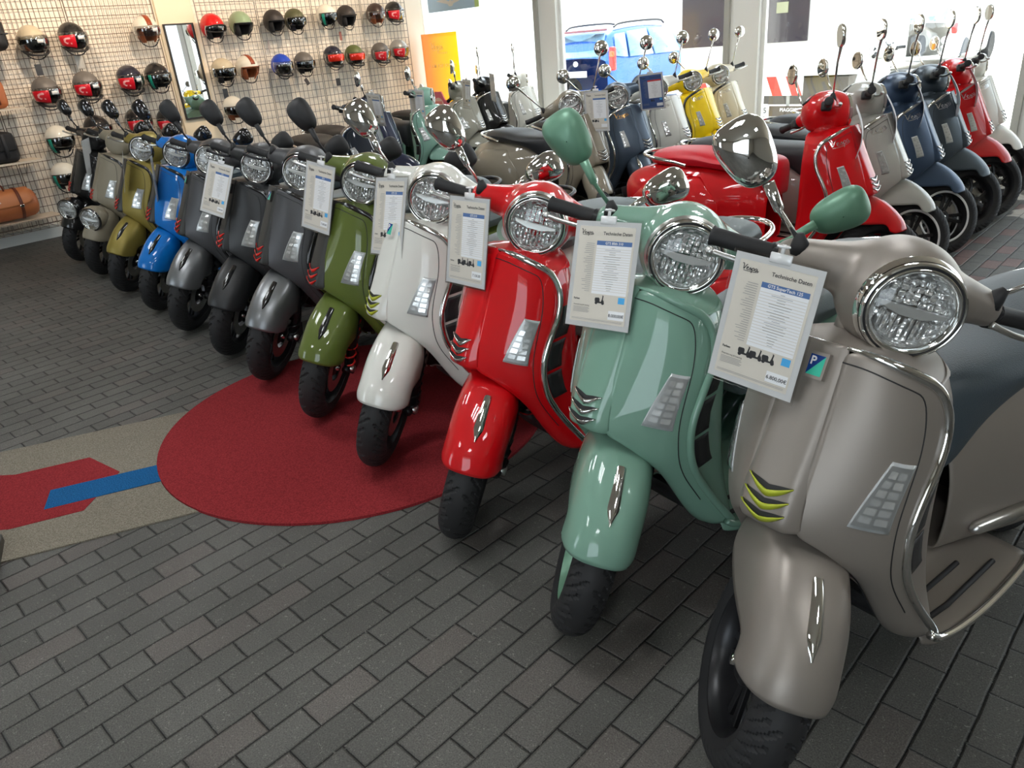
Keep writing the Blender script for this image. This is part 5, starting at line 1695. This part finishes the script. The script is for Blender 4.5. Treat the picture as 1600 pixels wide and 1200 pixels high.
def front(me, x, z, y=-.0025):
    q = me.copy(); q.transform(Matrix.Translation((x, y, z)) @ RX); return q
ob('lettering', front(wordmark(.068, .11), -.16, 1.40), pt, t)
ob('lettering', front(text_mesh('Primavera', .05, shear=.3), -.06, 1.34), pt, t)
ob('lettering', front(text_mesh('I AM THE POWER', .062, bold=.001, spacing=1.15), -.24, 1.17), pt, t)
t = thing('crest_display', 'small pink crest-shaped display in front of the yellow poster', 'sign', (-8.28, WY - .36, 0))
cr = [(-.13, .50), (-.20, .62), (-.20, .74), (-.12, .78), (-.06, .88), (.06, .88), (.12, .78), (.20, .74), (.20, .62), (.13, .50), (0, .46)]
q = MB().prism(cr, -.01, .01).mesh('crest', False); q.transform(RX)
pinkm = mat('pink_board', srgb(222, 110, 128), rough=.5)
ob('crest', q, pinkm, t)
q = MB().prism([(.11 * cos(2 * pi * k / 24), .68 + .125 * sin(2 * pi * k / 24)) for k in range(24)], .011, .016).mesh('crest_disc', False); q.transform(RX)
ob('crest_disc', q, mat('pale_pink', srgb(250, 214, 196), rough=.5), t)
q = MB().prism([(-.08, .69), (-.08, .76), (.08, .76), (.08, .69), (0, .58)], .017, .019).mesh('shield', False); q.transform(RX)
ob('crest_shield', q, mat('rose', srgb(240, 150, 140), rough=.5), t)
ob('stand', MB().box((0, .0, .24), (.04, .02, .48)).box((0, 0, .01), (.3, .14, .02)).mesh('stand', False), paper, t)

# ------------------------------------------------------------------ outside the window
out_ground = mat('outside_concrete', srgb(214, 210, 202), rough=.9, bump=(8, .2))
plane('ground_outside', [(-45, WY + .13, -.02), (30, WY + .13, -.02), (30, 60, -.02), (-45, 60, -.02)], out_ground)
white_wall = mat('white_render', srgb(240, 238, 232), rough=.8)
t = thing('building', 'pale sunlit building across the yard', 'building', (-16, 30, -.02))
ob('facade', MB().box((0, 0, 3), (50, .5, 6)).mesh('facade', False), white_wall, t)
# blue hatchback
carb = mat('car_blue', srgb(44, 104, 190), rough=.25, metal=.3, coat=1.0)
carglass = mat('car_glass', srgb(120, 165, 190), rough=.06, coat=1)
t = thing('car', 'blue estate car parked outside, seen from its rear right corner', 'car', (-9.72, 12.0, -.02), radians(91))
# body sections along x: rear at x=0, forward +x
def car_sec(x, w, zb, zs, zt, wt):
    return [(x, 0, zb), (x, w * .92, zb), (x, w, zb + .12), (x, w * 1.0, (zb + zs) / 2), (x, w * .97, zs), (x, wt, zt - .05), (x, wt * .86, zt), (x, 0, zt + .02)]
cb = [car_sec(.0, .72, .32, .95, 1.00, .66), car_sec(.04, .82, .24, .98, 1.22, .66), car_sec(.22, .86, .20, .98, 1.44, .64), car_sec(.5, .88, .18, .97, 1.50, .65), car_sec(1.3, .88, .18, .96, 1.53, .66), car_sec(2.2, .88, .18, .95, 1.50, .64),
      car_sec(2.75, .88, .18, .94, 1.28, .62), car_sec(3.1, .87, .18, .93, 1.02, .70), car_sec(3.7, .84, .2, .86, .92, .66), car_sec(4.1, .74, .26, .70, .76, .5), car_sec(4.2, .5, .32, .55, .6, .3)]
ob('car_body', sub(grid(cb, mirror=True, name='car_body'), 2), carb, t)
gl_ = MB()
for s in (1, -1):
    gl_ = MB()
    gl_.add([(.52, s * .872, .985), (1.28, s * .875, .975), (1.28, s * .70, 1.43), (.66, s * .70, 1.41)], [(0, 1, 2, 3)])
    gl_.add([(1.36, s * .875, .975), (2.25, s * .875, .965), (2.1, s * .70, 1.41), (1.36, s * .70, 1.43)], [(0, 1, 2, 3)])
    gl_.add([(.16, s * .80, 1.02), (.44, s * .868, .985), (.56, s * .71, 1.39), (.30, s * .68, 1.38)], [(0, 1, 2, 3)])
    ob('side_window', bake(new_mesh('sw', gl_.v, gl_.f, False), [('SOLIDIFY', dict(thickness=.03, offset=0))]), carglass, t)
ob('rear_window', bake(new_mesh('rw', [(-.005, -.62, 1.03), (-.005, .62, 1.03), (.17, .56, 1.40), (.17, -.56, 1.40)], [(0, 1, 2, 3)], False), [('SOLIDIFY', dict(thickness=.03, offset=0))]), carglass, t)
ob('roof_spoiler', rbox((.26, 1.16, .04), .015, 2).copy(), mat('spoiler_maroon', srgb(120, 70, 80), rough=.4), t).location = (.10, 0, 1.47)
for s in (1, -1):
    ob('roof_rail', MB().tube(smooth_path([(.45, s * .56, 1.50), (.6, s * .57, 1.57), (2.0, s * .57, 1.58), (2.15, s * .56, 1.50)]), .018, 8).mesh('roof_rail'), blackplastic, t)
    ob('rear_lamp', mv(rbox((.10, .12, .40), .03, 2), .06, s * .80, .98), redplastic, t)
    ob('rear_lamp_top', mv(rbox((.10, .11, .12), .03, 2), .05, s * .803, 1.06), orange_lens, t)
    for x in (.78, 3.3):
        w = ob('wheel', autosmooth(MB().lathe([(-.1, .2), (-.1, .30), (-.07, .32), (.07, .32), (.1, .30), (.1, .2)], 'y', 32, c=(x, s * .80, .32)).mesh('wheel'), 40), rubber, t)
        ob('wheel_disc', MB().lathe([(s * .085, 0), (s * .09, .20)], 'y', 24, c=(x, s * .80, .32)).mesh('disc'), brushed, w)
ob('licence_plate', mv(rbox((.02, .52, .11), .004, 1), -.02, 0, .74), paper, t)
ob('rear_badge', MB().lathe([(-.035, .0), (-.035, .05), (.0, .05)], 'x', 20, c=(.015, 0, .92)).mesh('badge'), chrome, t)
ob('rear_bumper', mv(rbox((.22, 1.66, .24), .07, 3), .06, 0, .34), carb, t)
# white box truck side with dark windows and red-white board
t = thing('truck', 'white box truck outside with large dark side windows', 'truck', (-5.6, 10.5, -.02))
ob('box_body', MB().box((0.35, .9, 1.75), (2.6, 1.7, 2.1)).mesh('box', False), white_wall, t)
darkw = mat('dark_window', srgb(62, 56, 60), rough=.15, coat=1)
for xa, xb in ((-.92, -.08), (.26, .96)):
    ob('side_window', MB().box(((xa + xb) / 2, .04, 1.72), (xb - xa, .03, 1.18)).mesh('win', False), darkw, t)
ob('chassis', MB().box((.3, .7, .50), (2.4, 1.1, .34)).mesh('chassis', False), mat('grimy_grey', srgb(104, 98, 90), rough=.7), t)
for x in (-.6, 1.25):
    ob('wheel', autosmooth(MB().lathe([(-.12, .0), (-.12, .28), (-.08, .32), (.08, .32), (.12, .28), (.12, 0)], 'y', 28, c=(x, .32, .32)).mesh('wheel'), 40), rubber, t)
ob('window_poster', MB().box((.60, .018, 1.55), (.16, .01, .13)).mesh('sticker', False), mat('faded_green', srgb(150, 150, 120), rough=.5), t)
t = thing('warning_board', 'red and white striped warning board under the truck window', 'sign', (-5.95, 10.30, -.02))
ob('board', MB().box((.45, 0, .60), (1.9, .02, .24)).mesh('board', False), paper, t)
warn = mat('warning_red', srgb(232, 66, 52), rough=.45)
for k_ in range(7):
    x = -.46 + k_ * .27
    ob('stripe', new_mesh('stripe', [(x, -.0115, .72), (x + .14, -.0115, .72), (x + .24, -.0115, .48), (x + .10, -.0115, .48)], [(0, 1, 2, 3)], False), warn, t)
for x in (-.3, 1.2): ob('post', MB().box((x, .02, .25), (.04, .02, .50)).mesh('post', False), frame_grey, t)
t = thing('house_number', 'small white board with the number 95 below the striped warning board', 'sign', (-5.04, 10.21, .20))
ob('board', MB().box((0, 0, .085), (.12, .01, .16)).mesh('board', False), paper, t)
ob('leg', MB().box((0, .012, -.08), (.05, .01, .32)).mesh('leg', False), frame_grey, t)
ob('number', front(text_mesh('95', .10, align='CENTER', bold=.001), 0, .05, -.0066), ink, t)
t = thing('maker_sign', 'dark strip sign with white capital lettering right of the number 95', 'sign', (-4.68, 10.21, .20))
ob('board', MB().box((0, 0, .07), (.56, .01, .14)).mesh('board', False), mat('sign_brown', srgb(84, 74, 64), rough=.5), t)
ob('leg', MB().box((0, .012, -.08), (.3, .01, .32)).mesh('leg', False), frame_grey, t)
ob('lettering', front(text_mesh('PIAGGIO', .062, align='CENTER', bold=.0015), 0, .07, -.0066), paper, t)
t = thing('window_banner', 'blue banner with a white wing emblem, top left of the corner window', 'sign', (-8.3, WY + .055, 1.96))
ob('cloth', MB().box((0, 0, 0), (.92, .004, .20)).mesh('banner', False), mat('banner_blue', srgb(176, 208, 236), rough=.6), t)
wing = [(-.28, .03), (-.12, .045), (-.03, .01), (0, .035), (.03, .01), (.12, .045), (.28, .03), (.16, .0), (.06, -.02), (.03, -.05), (-.03, -.05), (-.06, -.02), (-.16, 0)]
q = MB().prism(wing, .0025, .0035).mesh('wing', False); q.transform(RX)
ob('emblem', q, paper, t)
ob('edge_strip', MB().box((.50, 0, 0), (.08, .004, .20)).mesh('strip', False), mat('banner_green', srgb(200, 230, 150), rough=.6), t)
# a white scooter and a second car out in the yard
t2 = scooter(dict(pos=(-3.9, 10.4), z=-.02, rz=radians(160), steer=.2, paint=g_white, style='prim', seat=seat_black, badge=False, label='white scooter parked outside in the glare'))
t = thing('car', 'white car with red tail lights far outside at the right', 'car', (-6.3, 20.0, -.02), radians(92))
ob('car_body', sub(grid(cb, mirror=True, name='car_body'), 2), mat('car_white', srgb(236, 236, 232), rough=.3, coat=1), t)
ob('rear_window', bake(new_mesh('rw', [(-.005, -.62, 1.03), (-.005, .62, 1.03), (.17, .56, 1.40), (.17, -.56, 1.40)], [(0, 1, 2, 3)], False), [('SOLIDIFY', dict(thickness=.03, offset=0))]), carglass, t)
for s in (1, -1):
    ob('rear_lamp', mv(rbox((.10, .16, .22), .03, 2), .06, s * .76, .86), redplastic, t)
    for x in (.78, 3.3):
        ob('wheel', autosmooth(MB().lathe([(-.1, 0), (-.1, .30), (-.07, .32), (.07, .32), (.1, .30), (.1, 0)], 'y', 28, c=(x, s * .80, .32)).mesh('wheel'), 40), rubber, t)
